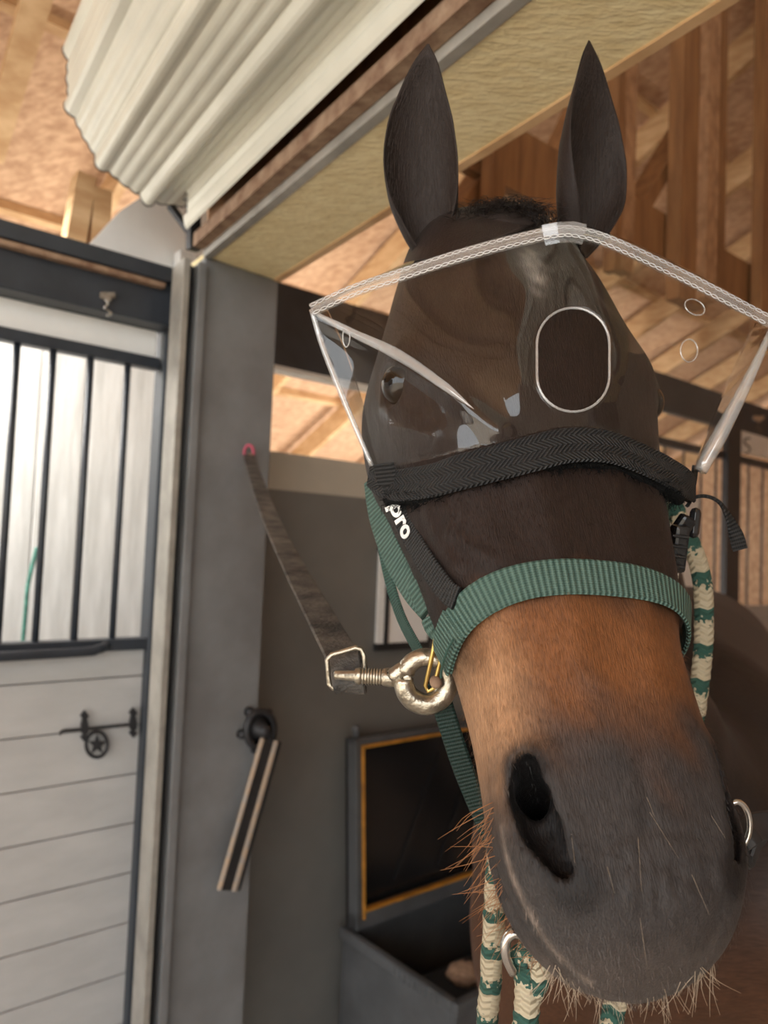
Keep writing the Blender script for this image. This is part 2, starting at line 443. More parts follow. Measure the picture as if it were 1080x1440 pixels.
door = empty('door_1', tuple(AQ(on_q(100, 900, QS).dot(A), QS, 0.05))); structure(door)
rail('top_rail', (-900, 224, 442, 462, 215), QS+.0, .045, 'black_steel', door)
rail('bar_rail', (-900, 222, 504, 520, 215), QS+.0, .04, 'black_steel', door)
rail('sill_rail', (-900, 205, 896, 912, 195), QS+.0, .05, 'black_steel', door)
npan = rail('sign_panel', (-30, 219, 466, 505, 215), QS+.005, .015, 'white_paint', door)
# stile
c0 = on_q(219, 600, QS).dot(A); c1 = on_q(253, 600, QS).dot(A)
m = MB(); m.box(AQ((c0+c1)/2, QS, (2.18+.06)/2), A*(c1-c0)/2, NA*.03, Z*(2.18-.06)/2); m.build('stile', 'black_steel', door, bevel=.004)
zt_b = on_q(215, 512, QS).z; zb_b = on_q(195, 904, QS).z
for xb in (10, 62, 116, 169, -45, -100, -158, -218, -280):
    t = on_q(xb, 700, QS).dot(A)
    m = MB(); m.tube([AQ(t, QS, zb_b), AQ(t, QS, zt_b)], .0085, 12); m.build('bar', 'black_steel', door, smooth=True)
# horizontal tongue and groove boards below the bars
c1 = on_q(214, 950, QS).dot(A); c0 = c1-1.15; zbt = on_q(195, 912, QS).z; hb = .127; z = zbt; zf = on_q(100, 957, QS).z
tops = [zbt]; z = zf
while z > .1: tops.append(z); z -= hb
tops.append(.07)
for a, b in zip(tops[:-1], tops[1:]):
    m = MB(); m.box(AQ((c0+c1)/2, QS+.012, (a+b)/2), A*(c1-c0)/2, NA*.014, Z*((a-b)/2-.0016)); m.build('board', 'board_white', door, bevel=.002)
# pull bar bulging below the sill rail
h0 = on_q(-60, 920, QS-.05); h1 = on_q(150, 913, QS-.05)
m = MB(); zz = h1.z
pts = spline([AQ(h1.dot(A)+.01, QS-.02, zz+.006), AQ(h1.dot(A)-.02, QS-.045, zz), AQ(h1.dot(A)-.10, QS-.05, zz-.004), AQ(h1.dot(A)-.6, QS-.05, zz-.004), AQ(h1.dot(A)-.63, QS-.02, zz)], 30)
m.tube(pts, .012, 10); m.build('pull_bar', 'black_steel', door, smooth=True)
# latch with ring, star and two pointed brackets
la = empty('latch', (0, 0, 0)); la.parent = door; la.matrix_parent_inverse = Matrix.Translation(-Vector(door.location))
ql = QS-.02
def LP(px, py, dq=0.0): return on_q(px, py, ql+dq)
m = MB(); m.tube(spline([LP(83, 1033), LP(90, 1028), LP(112, 1026), LP(192, 1018)], 16), .0042, 8); m.build('latch_rod', 'iron_black', la, smooth=True)
for (px, py, sc) in ((118, 1019, 1.0), (186, 1014, .95)):
    prof = [(0, -21), (6, -13), (3, -9), (5, 0), (5, 10), (2, 13), (6, 17), (0, 24), (-6, 17), (-2, 13), (-5, 10), (-5, 0), (-3, -9), (-6, -13)]
    m = MB(); m.prism([LP(px+x*sc, py+y*sc, .004) for x, y in prof], -NA*.009); m.build('latch_bracket', 'iron_black', la)
m = MB(); m.tube([LP(136+15*math.cos(k/24*6.2832), 1047+18*math.sin(k/24*6.2832)) for k in range(24)], .0046, 8, closed=True); m.build('latch_ring', 'iron_black', la, smooth=True)
m = MB(); st = [(136+(13 if k % 2 == 0 else 5.5)*math.sin(k*math.pi/5), 1047-(15 if k % 2 == 0 else 6)*math.cos(k*math.pi/5)) for k in range(10)]
m.prism([LP(x, y, .002) for x, y in st], -NA*.005); m.build('latch_star', 'iron_black', la)
# white jamb board between door and post, lit stall lining behind the bars
j0 = on_q(232, 700, QS+.06).dot(A); j1 = on_q(268, 700, QS+.06).dot(A)
m = MB(); m.box(AQ((j0+j1)/2, QS+.07, 1.22), A*(j1-j0)/2, NA*.02, Z*1.19); structure(m.build('trim_2', 'jamb_white', None, bevel=.002))
wl = empty('wall_left', tuple(AQ(on_q(100, 800, QS+.9).dot(A), QS+.9, 0))); structure(wl)
tb = on_q(300, 700, QS+.8).dot(A)
bm0 = None
for k in range(14):
    t = tb-.15*k
    if bm0 is None:
        m = MB(); m.box((0, 0, 0), A*.073, NA*.015, Z*1.2); o = m.build('lining_board', 'stall_board', wl, bevel=.002); bm0 = o.data
    else:
        o = bpy.data.objects.new('lining_board', bm0); link(o, wl)
        o.modifiers.new('bevel', 'BEVEL').width = .002
    o.matrix_parent_inverse = Matrix.Translation(-Vector(wl.location)); o.location = AQ(t, QS+.8, 1.2)
# pale gable panel and timber above the header
m = MB(); g = [(118, 352), (170, 296), (200, 276), (292, 250), (292, 410), (262, 404)]
m.prism([on_q(x, y, QS+.10) for x, y in g], NA*.02); structure(m.build('trim_3', 'white_paint'))
for (x0, y0, x1, y1, w) in ((99, 362, 118, 250, .05), (136, 350, 140, 270, .05)):
    m = MB(); m.bar(on_q(x0, y0, QS+.16), on_q(x1, y1, QS+.16), w, .06, NA); structure(m.build('trim_4', 'lumber'))

# door jamb and header of the roll-up opening
ZS = on_plane(392, 395, P(392, 395, 2.08), Z).z
JR = P(392, 395, 2.08); JL = on_plane(289, 360, JR, Z)
acr = (JR-JL); acr.z = 0; Wd = acr.length; acr.normalize()
Bh = Vector((acr.y, -acr.x, 0)); Bh = Bh if Bh.dot(B) > 0 else -Bh
Bh = B
post = empty('post', (JR.x, JR.y, 0)); structure(post)
m = MB(); m.box((JL+JR)/2*1-Bh*.09-Z*(ZS/2)+Z*0, acr*Wd/2, Bh*.09, Z*(ZS/2)); m.build('jamb', 'post_grey', post, bevel=.004)
# guide track on the jamb's left edge: dark slot between two pale lips
for off, w, mt, pr in ((-.012, .022, 'post_grey', .05), (-.034, .016, 'iron_black', .012), (-.054, .018, 'rail_grey', .045)):
    m = MB(); m.box(JL+acr*off-Bh*.03+Z*(-ZS/2-.006), acr*w/2, Bh*(pr), Z*(ZS/2-.02)); m.build('guide_track', mt, post, bevel=.002)
# worn spots on the post are in its paint; header soffit runs overhead along B
hdr = empty('trim_5', tuple(JL)); structure(hdr)
L0 = JL-Bh*.02; LEN = 2.6
m = MB(); m.box((JL+JR)/2+Bh*(LEN/2)-Bh*.10+Z*.012, acr*(Wd/2-.012), Bh*(LEN/2+.1), Z*.012); m.build('soffit', 'osb_cream', hdr)
m = MB(); m.box(JR-acr*.006+Bh*(LEN/2)+Z*.008, acr*.010, Bh*(LEN/2), Z*.012); m.build('soffit_edge', 'lumber', hdr)
m = MB(); m.box(JL+acr*.004+Bh*(LEN/2)+Z*.004, acr*.011, Bh*(LEN/2), Z*.010); m.build('bottom_rail', 'rail_grey', hdr, bevel=.002)
m = MB(); m.box((JL+JR)/2+acr*.02+Bh*(LEN/2)+Z*.17, acr*(Wd/2-.02), Bh*(LEN/2+.1), Z*.14); m.build('header_core', 'lumber_brown', hdr)
ru = empty('roll_up_door', tuple(JL+Z*.3)); tag(ru, 'coiled cream corrugated roll-up door hung under the roof over the opening', 'door')
m = MB(); m.box(JL-acr*.022+Bh*(LEN/2)+Z*.030, acr*.014, Bh*(LEN/2), Z*.017); m.build('bottom_angle', 'rust', ru)
# hanging tail of the curtain with ribs
rows = []
NR = 60
for e in (0, LEN):
    row = []
    for k in range(NR+1):
        h = k/NR*.34; ph = (h % .085)/.085
        rib = .012*max(0, math.sin(ph*math.pi))**.5 if ph < .35 else (.004*math.sin((ph-.35)/.65*math.pi*4)**2)
        row.append(JL-acr*(.055+rib)+Z*(.05+h)+Bh*e)
    rows.append(row)
m = MB(); m.grid(rows); m.build('curtain', 'cream_metal', ru, smooth=False, solid=.002)
# coil
CE = P(222, 158, 1.95)
R0 = .238; NC = 240
def coil_r(a):
    ph = (a/(2*math.pi)*11) % 1.0
    if ph < .30: return R0-.012+.020*math.sin(ph/.30*math.pi)**.6
    return R0-.012+.004*abs(math.sin((ph-.30)/.70*math.pi*3))
rows = []
for e in (0, .02, LEN):
    rows.append([CE+Bh*e+(acr*math.cos(2*math.pi*k/NC)+Z*math.sin(2*math.pi*k/NC))*coil_r(2*math.pi*k/NC) for k in range(NC)])
m = MB(); m.grid(rows, closed=True); m.build('coil', 'cream_metal', ru, smooth=False, solid=.003)
m = MB(); m.tube([CE-Bh*.002+(acr*math.cos(2*math.pi*k/NC)+Z*math.sin(2*math.pi*k/NC))*coil_r(2*math.pi*k/NC) for k in range(NC)], .0035, 6, closed=True); m.build('coil_edge', 'iron_black', ru, smooth=True)
sp_ = []
for k in range(500):                                          # spiral of wound layers seen at the coil's end
    a = 2*math.pi*k/80; sp_.append((a, R0-.02-.016*a/(2*math.pi)))
m = MB(); m.grid([[CE+Bh*e+(acr*math.cos(a)+Z*math.sin(a))*r for a, r in sp_] for e in (.004, LEN-.01)]); m.build('wound_layers', 'cream_metal', ru)
m = MB(); m.tube([CE+Bh*-.04, CE+Bh*LEN], .03, 14); m.build('axle', 'iron_black', ru, smooth=True)
# black bracket at the coil end
br = empty('coil_bracket', tuple(P(272, 330, 1.95))); br['kind'] = 'structure'
m = MB(); m.bar(P(272, 255, 1.94), P(272, 352, 1.94), .022, .03, acr); m.build('bracket_leg', 'iron_black', br)
m = MB(); m.bar(P(240, 290, 1.94), P(268, 328, 1.94), .012, .02, acr); m.build('bracket_brace', 'iron_black', br)
m = MB(); m.bar(P(254, 272, 1.94), P(285, 262, 1.94), .02, .03, acr); m.build('bracket_arm', 'iron_black', br)
# a long 2x4 at the far left under the roof
m = MB(); m.bar(P(56, -20, 2.6), P(-12, 220, 3.2), .09, .05, Z); structure(m.build('trim_6', 'lumber'))

# wash-bay back wall beyond the post: grey panel, beige band, dark board above the gap
QW = 2.06
t0 = on_q(372, 700, QW).dot(A); t1 = on_q(850, 700, QW).dot(A)
ztop = on_q(385, 634, QW).z; zmid = on_q(385, 688, QW).z
wb = empty('wall_back', tuple(AQ(t0, QW, 0))); structure(wb)
m = MB(); m.box(AQ((t0+t1)/2, QW+.04, zmid/2), A*(t1-t0)/2, NA*.04, Z*zmid/2); m.build('grey_panel', 'wall_grey', wb)
m = MB(); m.box(AQ((t0+t1)/2, QW+.05, (zmid+ztop)/2), A*(t1-t0)/2, NA*.04, Z*(ztop-zmid)/2); m.build('beige_band', 'band_beige', wb)
za = on_q(395, 398, QW+.1).z; zb = on_q(395, 518, QW+.1).z; tt = t1
m = MB(); m.box(AQ((t0+tt)/2, QW+.12, (za+zb)/2), A*(tt-t0)/2, NA*.02, Z*(za-zb)/2); m.build('dark_board', 'black_steel', wb)
m = MB(); m.box(AQ((t0+tt)/2, QW+.11, zb-.004), A*(tt-t0)/2, NA*.03, Z*.007); m.build('board_edge', 'white_paint', wb)

# far stall front seen at the right edge
QF = 3.3
fs = empty('door_2', tuple(on_q(1040, 800, QF))); structure(fs)
def rail2(name, x0, x1, yt, yb, xr, mat, dq=0.0, th=.05):
    q = QF+dq; zt = on_q(xr, yt, q).z; zb = on_q(xr, yb, q).z; c0 = on_q(x0, yt, q).dot(A); c1 = on_q(x1, yt, q).dot(A)
    m = MB(); m.box(AQ((c0+c1)/2, q, (zt+zb)/2), A*(c1-c0)/2, NA*th/2, Z*(zt-zb)/2); return m.build(name, mat, fs)
rail2('far_header', 620, 1140, 560, 606, 1030, 'black_steel')
rail2('far_top_rail', 620, 1140, 632, 642, 1000, 'black_steel')
rail2('far_sign', 1041, 1140, 611, 640, 1060, 'white_paint', -.03, .02)
rail2('far_stile', 612, 632, 560, 860, 622, 'black_steel', -.02)
rail2('far_stile', 1020, 1039, 600, 860, 1030, 'black_steel', -.02)
for x in (650, 678, 706, 734, 762, 790, 818, 846, 876, 905, 933, 960, 985, 1006, 1052, 1072, 1094):
    t = on_q(x, 700, QF).dot(A); m = MB(); m.tube([AQ(t, QF, 1.2), AQ(t, QF, on_q(1020, 636, QF).z)], .010, 8); m.build('far_bar', 'black_steel', fs, smooth=True)
tfar = on_q(1020, 700, QF+.9).dot(A)
m = MB(); m.box(AQ(tfar, QF+1.2, on_q(1020, 705, QF+1.2).z/2), A*2.4, NA*.03, Z*on_q(1020, 705, QF+1.2).z/2); structure(m.build('wall_far', 'white_paint'))
m = MB(); m.box(AQ(tfar, QF-.0, .62), A*2.0, NA*.02, Z*.60); m.build('far_boards', 'board_white', fs)

# hooks on the two headers
def s_hook(name, q, px, py, sc, label, mat):
    r = empty(name, tuple(on_q(px, py, q))); tag(r, label, 'hook')
    plate = [(-10, -7), (10, -7), (10, 1), (5, 1), (5, 5), (-5, 5), (-5, 1), (-10, 1)]
    m = MB(); m.prism([on_q(px+x*sc, py+y*sc, q) for x, y in plate], -NA*.006); m.build('hook_plate', mat, r)
    m = MB(); m.tube(spline([on_q(px+x*sc, py+y*sc, q-.012) for x, y in ((-2, 2), (2, 8), (-3, 13), (4, 18), (6, 22), (0, 24))], 20), .0028*sc**.5, 8); m.build('hook_wire', mat, r, smooth=True)
s_hook('snap_hook', QS-.078, 150, 419, 1.05, 'small pale hook on the black header above the barred white door', 'nickel')
s_hook('snap_hook', QF-.03, 1066, 590, .8, 'small pale hook on the dark header of the far stall', 'nickel')
r = MB(); r.tube(spline([on_q(1050+x*.8, 626+y, QF-.05) for x, y in ((6, -10), (-3, -8), (-3, -2), (5, 3), (4, 10), (-4, 12))], 24), .006, 8)
tag(r.build('sign_hook', 'iron_black', None, smooth=True), 'dark S-shaped hook on the white plate of the far stall', 'hook')
# green lead hanging in the stall behind the bars
m = MB(); m.tube(spline([on_q(x, y, QS+.25) for x, y in ((52, 770), (40, 820), (36, 860), (30, 930))], 24), .006, 8)
material('rope_teal', (.12, .34, .27), .8, var=.5, scale=60)
tag(m.build('lead_line', 'rope_teal', None, smooth=True), 'teal lead line hanging inside the stall behind the black bars', 'rope')
# framed white board on the wash-bay wall
wbd = empty('notice_board', tuple(on_q(575, 910, QW-.01))); tag(wbd, 'white board in a dark frame on the grey wall behind the jaw', 'board')
x0 = on_q(530, 850, QW-.01).dot(A); z1 = on_q(530, 775, QW-.01).z; z0 = on_q(530, 905, QW-.01).z
m = MB(); m.box(AQ(x0+.12, QW-.012, (z0+z1)/2), A*.12, NA*.006, Z*(z1-z0)/2); m.build('white_sheet', 'white_paint', wbd)
for nm, c, hx, hz in (('frame_rail', AQ(x0+.12, QW-.016, z0-.012), .125, .012), ('frame_rail', AQ(x0+.12, QW-.016, z1+.006), .125, .006), ('frame_rail', AQ(x0+.035, QW-.020, (z0+z1)/2), .006, (z1-z0)/2), ('frame_rail', AQ(x0+.245, QW-.016, (z0+z1)/2), .006, (z1-z0)/2)):
    m = MB(); m.box(c, A*hx, NA*.010, Z*hz); m.build(nm, 'black_rubber', wbd)

# scraper hanging from a round cast bracket
qb = JR.dot(NA)+.02
pb = JR.copy(); nb = (-acr.cross(Z)); nb = nb if nb.dot(-ray(350, 1000)) > 0 else -nb
def PP(px, py, off=0.0): return on_plane(px, py, JR-Bh*0.0+nb*off, nb)
bk = empty('wall_bracket', tuple(PP(360, 1025))); tag(bk, 'round black cast bracket screwed to the grey post', 'bracket')
c = PP(360, 1024)
vx = (PP(380, 1024)-PP(340, 1024)).normalized(); vz = Z
ring = [c+vx*.043*math.cos(k/28*6.2832)+vz*.047*math.sin(k/28*6.2832)+nb*.02 for k in range(28)]
m = MB(); m.tube(ring, .0095, 8, closed=True); m.build('bracket_ring', 'iron_black', bk, smooth=True)
m = MB(); m.lathe(c, nb, [(0, .040), (.012, .038), (.020, .020), (.045, .016), (.052, .012)], 18); m.build('bracket_boss', 'iron_black', bk, smooth=True)
for k in range(5):
    a = k*1.2566+.9; p = c+vx*.050*math.cos(a)+vz*.052*math.sin(a)
    m = MB(); m.lathe(p, nb, [(0, .013), (.014, .012), (.02, .005)], 10); m.build('bracket_lug', 'iron_black', bk, smooth=True)
scp = empty('sweat_scraper', tuple(PP(345, 1250, .03))); tag(scp, 'narrow black scraper with worn tan edges hanging from the round bracket', 'scraper')
a_, b_ = PP(380, 1040, .035), PP(320, 1252, .035); ax_ = (b_-a_).normalized(); sd_ = ax_.cross(nb).normalized()
if sd_.dot(vx) < 0: sd_ = -sd_
L_ = (b_-a_).length; Wx = (PP(405, 1048, .035)-PP(360, 1048, .035)).length
def slat(name, o, w, dep, lift, mat, e0=0.0):
    m = MB(); m.box((a_+b_)/2+sd_*o+nb*lift+ax_*e0, ax_*L_/2, sd_*w/2, nb*dep/2); m.build(name, mat, scp, bevel=.002)
slat('edge_strip', -.029, .008, .012, .004, 'worn_tan'); slat('rubber_strip', -.008, .034, .010, .000, 'black_rubber'); slat('edge_strip', .015, .011, .014, .005, 'worn_tan')
slat('side_strip', .029, .018, .010, -.002, 'black_rubber')
m = MB(); m.tube([a_+sd_*.0+ax_*.01, a_-ax_*.02-sd_*.012, c+nb*.03], .006, 8); m.build('hanging_loop', 'iron_black', scp, smooth=True)

# tack trunk with its lid open against the wall
tk = empty('tack_trunk', tuple(AQ(on_q(560, 1400, 1.8).dot(A), 1.8, 0))); tag(tk, 'dark grey plastic trunk standing open against the grey wall, orange trim on its lid', 'trunk')
qb0 = QW-.03; pBL = on_q(484, 1306, qb0-.05); zR = pBL.z
tL = pBL.dot(A); tR = tL+.68; qBk = qb0-.04; pF = on_plane(640, 1412, Vector((0, 0, zR)), Z); qFr = pF.dot(NA)
def wallbox(name, ta, tb_, qa, qb_, z0, z1, mat='grey_plastic'):
    m = MB(); m.box(AQ((ta+tb_)/2, (qa+qb_)/2, (z0+z1)/2), A*(tb_-ta)/2, NA*(qb_-qa)/2, Z*(z1-z0)/2); return m.build(name, mat, tk, bevel=.004)
th = .018
wallbox('trunk_wall', tL, tR, qFr, qFr+th, .02, zR); wallbox('trunk_wall', tL, tR, qBk-th, qBk, .02, zR)
wallbox('trunk_wall', tL, tL+th, qFr+th, qBk-th, .02, zR); wallbox('trunk_wall', tR-th, tR, qFr+th, qBk-th, .02, zR)
wallbox('trunk_base', tL, tR, qFr, qBk, 0, .02, 'black_plastic')
wallbox('trunk_rim', tL-.012, tR+.012, qFr-.014, qFr+.010, zR-.03, zR+.004); wallbox('trunk_rim', tL-.014, tL+.010, qFr+.010, qBk, zR-.03, zR+.004)
for k in range(9): wallbox('rim_rib', tL-.018, tL-.012, qFr+.06+k*.022, qFr+.072+k*.022, zR-.028, zR-.002)
# lid: slightly reclined tray, hinged on the back rim
zl1 = on_q(497, 1040, qBk+.03).z; lean = (NA*.045+Z*(zl1-zR)); lu = lean.normalized(); ln = A.cross(lu).normalized()
if ln.dot(NA) > 0: ln = -ln
base = AQ(0, qBk-.03, zR+.012); LH = lean.length
def lidpart(name, ta, tb_, h0, h1, d0, d1, mat, bev=.003):
    m = MB(); m.box(base+A*(ta+tb_)/2+lu*(h0+h1)/2+ln*(d0+d1)/2, A*(tb_-ta)/2, lu*(h1-h0)/2, ln*(d1-d0)/2); m.build(name, mat, tk, bevel=bev)
lidpart('lid_panel', tL+.0, tR, 0, LH, -.012, .0, 'black_plastic')
for (ta, tb_, h0, h1) in ((tL, tL+.024, 0, LH), (tR-.024, tR, 0, LH), (tL, tR, 0, .05), (tL, tR, LH-.02, LH)):
    lidpart('lid_wall', ta, tb_, h0, h1, 0, .045, 'grey_plastic')
for (ta, tb_, h0, h1) in ((tL+.024, tL+.032, .03, LH-.02), (tL+.024, tR-.02, LH-.03, LH-.02), (tL+.024, tR-.02, .05, .060)):
    lidpart('lid_trim', ta, tb_, h0, h1, .030, .052, 'orange_trim', .002)
for k in range(3):
    o = .12+.2*k; m = MB(); m.bar(base+A*(tL+.08+o)+lu*.10+ln*.004, base+A*(tL+.30+o)+lu*(LH-.10)+ln*.004, .02, .008, ln); m.build('lid_reflection', 'black_plastic', tk, bevel=.002)  # slanted bars built in place of rafter reflections on the glossy lid
m = MB(); pk = on_q(490, 1022, qBk-.0)
m.lathe(base+A*(tL+.02)+lu*(LH+.002)+ln*.02, lu, [(0, .012), (.02, .010), (.03, .016), (.04, .010)], 12); m.build('lid_catch', 'grey_plastic', tk, smooth=True)
# things in the trunk
def blob(name, c, r, sc, mat, label, cat, seed):
    m = MB(); rr = np.random.default_rng(seed); rows = []
    for i in range(9):
        th_ = math.pi*i/8; rows.append([Vector(c)+Vector((sc[0]*math.sin(th_)*math.cos(2*math.pi*j/14), sc[1]*math.sin(th_)*math.sin(2*math.pi*j/14), sc[2]*math.cos(th_)))*r*(1+.10*math.sin(3*j+i+seed)) for j in range(14)])
    m.grid(rows, closed=True); tag(m.build(name, mat, None, smooth=True), label, cat)
def in_trunk(px, py, z): return on_plane(px, py, Vector((0, 0, z)), Z)
tx = lambda a, b, z: AQ(tL+a, qFr+b, z)
blob('grooming_sponge', tx(.20, .16, zR-.055), .055, (1, .8, .6), 'tan_sponge', 'tan sponge lying in the open trunk', 'sponge', 1)
blob('grooming_mitt', tx(.33, .12, zR-.055), .07, (1, .9, .5), 'olive_cloth', 'olive cloth mitt lying in the open trunk', 'mitt', 2)
m = MB(); c = tx(.34, .24, .12); m.box(c, A*.28, NA*.15, Z*.097); tag(m.build('folded_blanket', 'black_rubber', None, bevel=.03), 'folded black blanket filling the bottom of the open trunk', 'blanket')
# ------------------------------------------------------------------ the horse
def pchip(xs, ys):
    xs = np.array(xs, float); ys = np.array(ys, float); h = np.diff(xs); d = np.diff(ys)/h
    m = np.zeros_like(ys); m[0] = d[0]; m[-1] = d[-1]
    for i in range(1, len(xs)-1):
        if d[i-1]*d[i] > 0:
            w1 = 2*h[i]+h[i-1]; w2 = h[i]+2*h[i-1]; m[i] = (w1+w2)/(w1/d[i-1]+w2/d[i])
    def f(x):
        x = np.clip(x, xs[0], xs[-1]); i = np.clip(np.searchsorted(xs, x)-1, 0, len(xs)-2)
        t = (x-xs[i])/h[i]
        return ((2*t**3-3*t**2+1)*ys[i]+(t**3-2*t**2+t)*h[i]*m[i]+(-2*t**3+3*t**2)*ys[i+1]+(t**3-t**2)*h[i]*m[i+1])
    return f

# head frame in camera space (x right, y up, d away): s runs poll -> muzzle, u to photo right, w out of the face
ha = np.array([.085, -.875, -.475]); ha /= np.linalg.norm(ha)
hl = np.array([1., 0, 0]); hl -= ha*hl.dot(ha); hl /= np.linalg.norm(hl)
hn = np.cross(ha, hl); hn /= np.linalg.norm(hn)
if hn[2] > 0: hn = -hn
YAW = math.radians(-13.0)
hl, hn = hl*math.cos(YAW)+hn*math.sin(YAW), hn*math.cos(YAW)-hl*math.sin(YAW)
HO = np.array([.127, .1056, .57])-.19*ha
HB = np.stack([ha, hl, hn])                       # rows
CR = np.array(CAMROT); CP = np.array(CAMPOS)
def local_to_world(q):
    c = HO+np.asarray(q, float)@HB
    return CP+np.stack([c[..., 0], c[..., 1], -c[..., 2]], -1)@CR.T
def world_to_local(p):
    c = (np.asarray(p, float)-CP)@CR; c = np.stack([c[..., 0], c[..., 1], -c[..., 2]], -1)
    return (c-HO)@HB.T
def ldir(v):                                       # local direction -> world
    c = np.asarray(v, float)@HB
    return np.stack([c[..., 0], c[..., 1], -c[..., 2]], -1)@CR.T

S_ = [-.10, -.05, 0, .05, .10, .15, .20, .25, .30, .35, .40, .45, .50, .54, .575, .60]
f_top = pchip(S_, [-.105, -.050, -.016, .002, .009, .008, .003, -.001, -.003, -.005, -.007, -.009, -.011, -.016, -.026, -.036])
f_bot = pchip(S_, [-.20, -.20, -.20, -.215, -.235, -.245, -.24, -.215, -.185, -.160, -.143, -.132, -.126, -.122, -.112, -.10])
f_b = pchip(S_, [.050, .062, .075, .090, .103, .111, .112, .105, .096, .088, .079, .0745, .073, .070, .066, .062])
f_mid = pchip([-.1, 0, .1, .2, .3, .4, .5, .6], [.5, .42, .36, .36, .42, .46, .48, .48])
S_END = .592
BUMPS = []; SUBS = []
def G(s, u, w, amp, ss, su=None, sw=None, mirror=False):
    su = su or ss; sw = sw or ss
    BUMPS.append(('g', np.array([s, u, w]), amp, np.array([ss, su, sw])))
    if mirror: BUMPS.append(('g', np.array([s, -u, w]), amp, np.array([ss, su, sw])))
def C(pts, amp, sig, mirror=False):
    pts = np.array(pts, float)
    BUMPS.append(('c', pts, amp, sig))
    if mirror: BUMPS.append(('c', pts*np.array([1, -1, 1]), amp, sig))
def SUB(pts, rad, mirror=False, k=.006):
    pts = np.array(pts, float); rad = np.array(rad, float)
    SUBS.append((pts, rad, k))
    if mirror: SUBS.append((pts*np.array([1, -1, 1]), rad, k))

def polydist(q, pts):
    best = np.full(len(q), 1e9)
    for a, b in zip(pts[:-1], pts[1:]):
        ab = b-a; t = np.clip(((q-a)@ab)/(ab@ab), 0, 1)
        best = np.minimum(best, np.linalg.norm(q-a-t[:, None]*ab, axis=1))
    return best
def polyradist(q, pts, rad):
    best = np.full(len(q), 1e9)
    for a, b, ra, rb in zip(pts[:-1], pts[1:], rad[:-1], rad[1:]):
        ab = b-a; t = np.clip(((q-a)@ab)/(ab@ab), 0, 1)
        best = np.minimum(best, np.linalg.norm(q-a-t[:, None]*ab, axis=1)-(ra+t*(rb-ra)))
    return best
def field(q, fine=True, subs=True):
    q = np.asarray(q, float); s, u, w = q[:, 0], q[:, 1], q[:, 2]
    top, bot, b, k = f_top(s), f_bot(s), f_b(s), f_mid(s)
    wm = top-(top-bot)*k; hu = top-wm; hl_ = wm-bot
    e = np.sqrt(np.clip(1-np.clip((s-.515)/(S_END-.515), 0, 1)**2.4, 1e-6, 1))
    e2 = np.sqrt(np.clip(1-np.clip((.0-s)/.09, 0, 1)**2, 1e-6, 1))
    e = e*e2
    dw = w-wm; h = np.where(dw > 0, hu, hl_)*e; bb = b*e
    pw = np.where(dw > 0, 2.5, 2.2)
    aq = np.abs(u)/bb; cq = np.abs(dw)/h
    g = (aq**pw+cq**pw)**(1/pw)+1e-6
    r = np.sqrt(u*u+dw*dw)+1e-6
    f = r-r/g
    near = np.minimum(bb, h)
    f = np.where(g < .15, -near*.85, f)
    f = np.maximum(f, s-S_END); f = np.maximum(f, -s-.09)
    if not fine: return f
    for bm_ in BUMPS:
        if bm_[0] == 'g':
            _, c, amp, sg = bm_
            m = np.all(np.abs(q-c) < 3.2*sg, axis=1)
            if m.any():
                dd = (q[m]-c)/sg; f[m] -= amp*np.exp(-(dd*dd).sum(1))
        else:
            _, pts, amp, sg = bm_
            m = np.all((q > pts.min(0)-3*sg) & (q < pts.max(0)+3*sg), axis=1)
            if m.any():
                dd = polydist(q[m], pts)/sg; f[m] -= amp*np.exp(-dd*dd)
    for pts, rad, k in (SUBS if subs else ()):
        m = np.all((q > pts.min(0)-.05) & (q < pts.max(0)+.05), axis=1)
        if m.any():
            d2 = -polyradist(q[m], pts, rad); a = f[m]
            hh = np.clip(.5+.5*(d2-a)/k, 0, 1); f[m] = a+(d2-a)*hh+k*hh*(1-hh)
    return f
def hit(px, py, fine=True, dmin=.32, dmax=.85):
    """photo pixel -> point on the head surface (head-local), or None"""
    d = np.linspace(dmin, dmax, 900)
    pts = np.stack([(px-540)/FPX*d, (720-py)/FPX*d, d], -1)
    q = (pts-HO)@HB.T; f = field(q, fine)
    i = np.argmax(f < 0)
    if not (f < 0).any(): return None
    if i == 0: return q[0]
    t = f[i-1]/(f[i-1]-f[i])
    return q[i-1]+(q[i]-q[i-1])*t
def hits(pxs, off=0.0):
    out = []
    for p in pxs:
        h = hit(*p, fine=False)
        if h is not None: out.append(h)
    return np.array(out)

# --- sculpting: skull
G(.166, .092, -.035, .012, .030, .030, .030, True)            # orbit
G(.100, .062, -.012, -.006, .022, .018, .02, True)           # hollow above the eye
G(.10, .0, .004, .004, .05, .05, .03)                        # forehead
G(.16, .098, -.140, .012, .06, .04, .06, True)               # jowl
C([(.245, .092, -.078), (.30, .083, -.078), (.37, .074, -.074)], .005, .012, True)   # facial crest
G(.31, .050, -.012, -.004, .05, .018, .02, True)             # dish beside nasal bone
C([(.25, .036, .0), (.33, .030, -.002), (.42, .022, -.005)], .0022, .012, True)       # nasal bone edge
G(.395, .066, -.045, -.006, .035, .02, .03, True)            # hollow behind nostril
# muzzle
G(.505, .058, -.045, .010, .034, .024, .032, True)           # nostril flare
G(.545, .0, -.022, .007, .03, .04, .03)                      # upper lip
G(.555, .035, -.05, .006, .03, .03, .03, True)
G(.575, .0, -.09, -.004, .02, .05, .02)
G(.555, .0, -.125, .012, .025, .035, .02)                    # chin
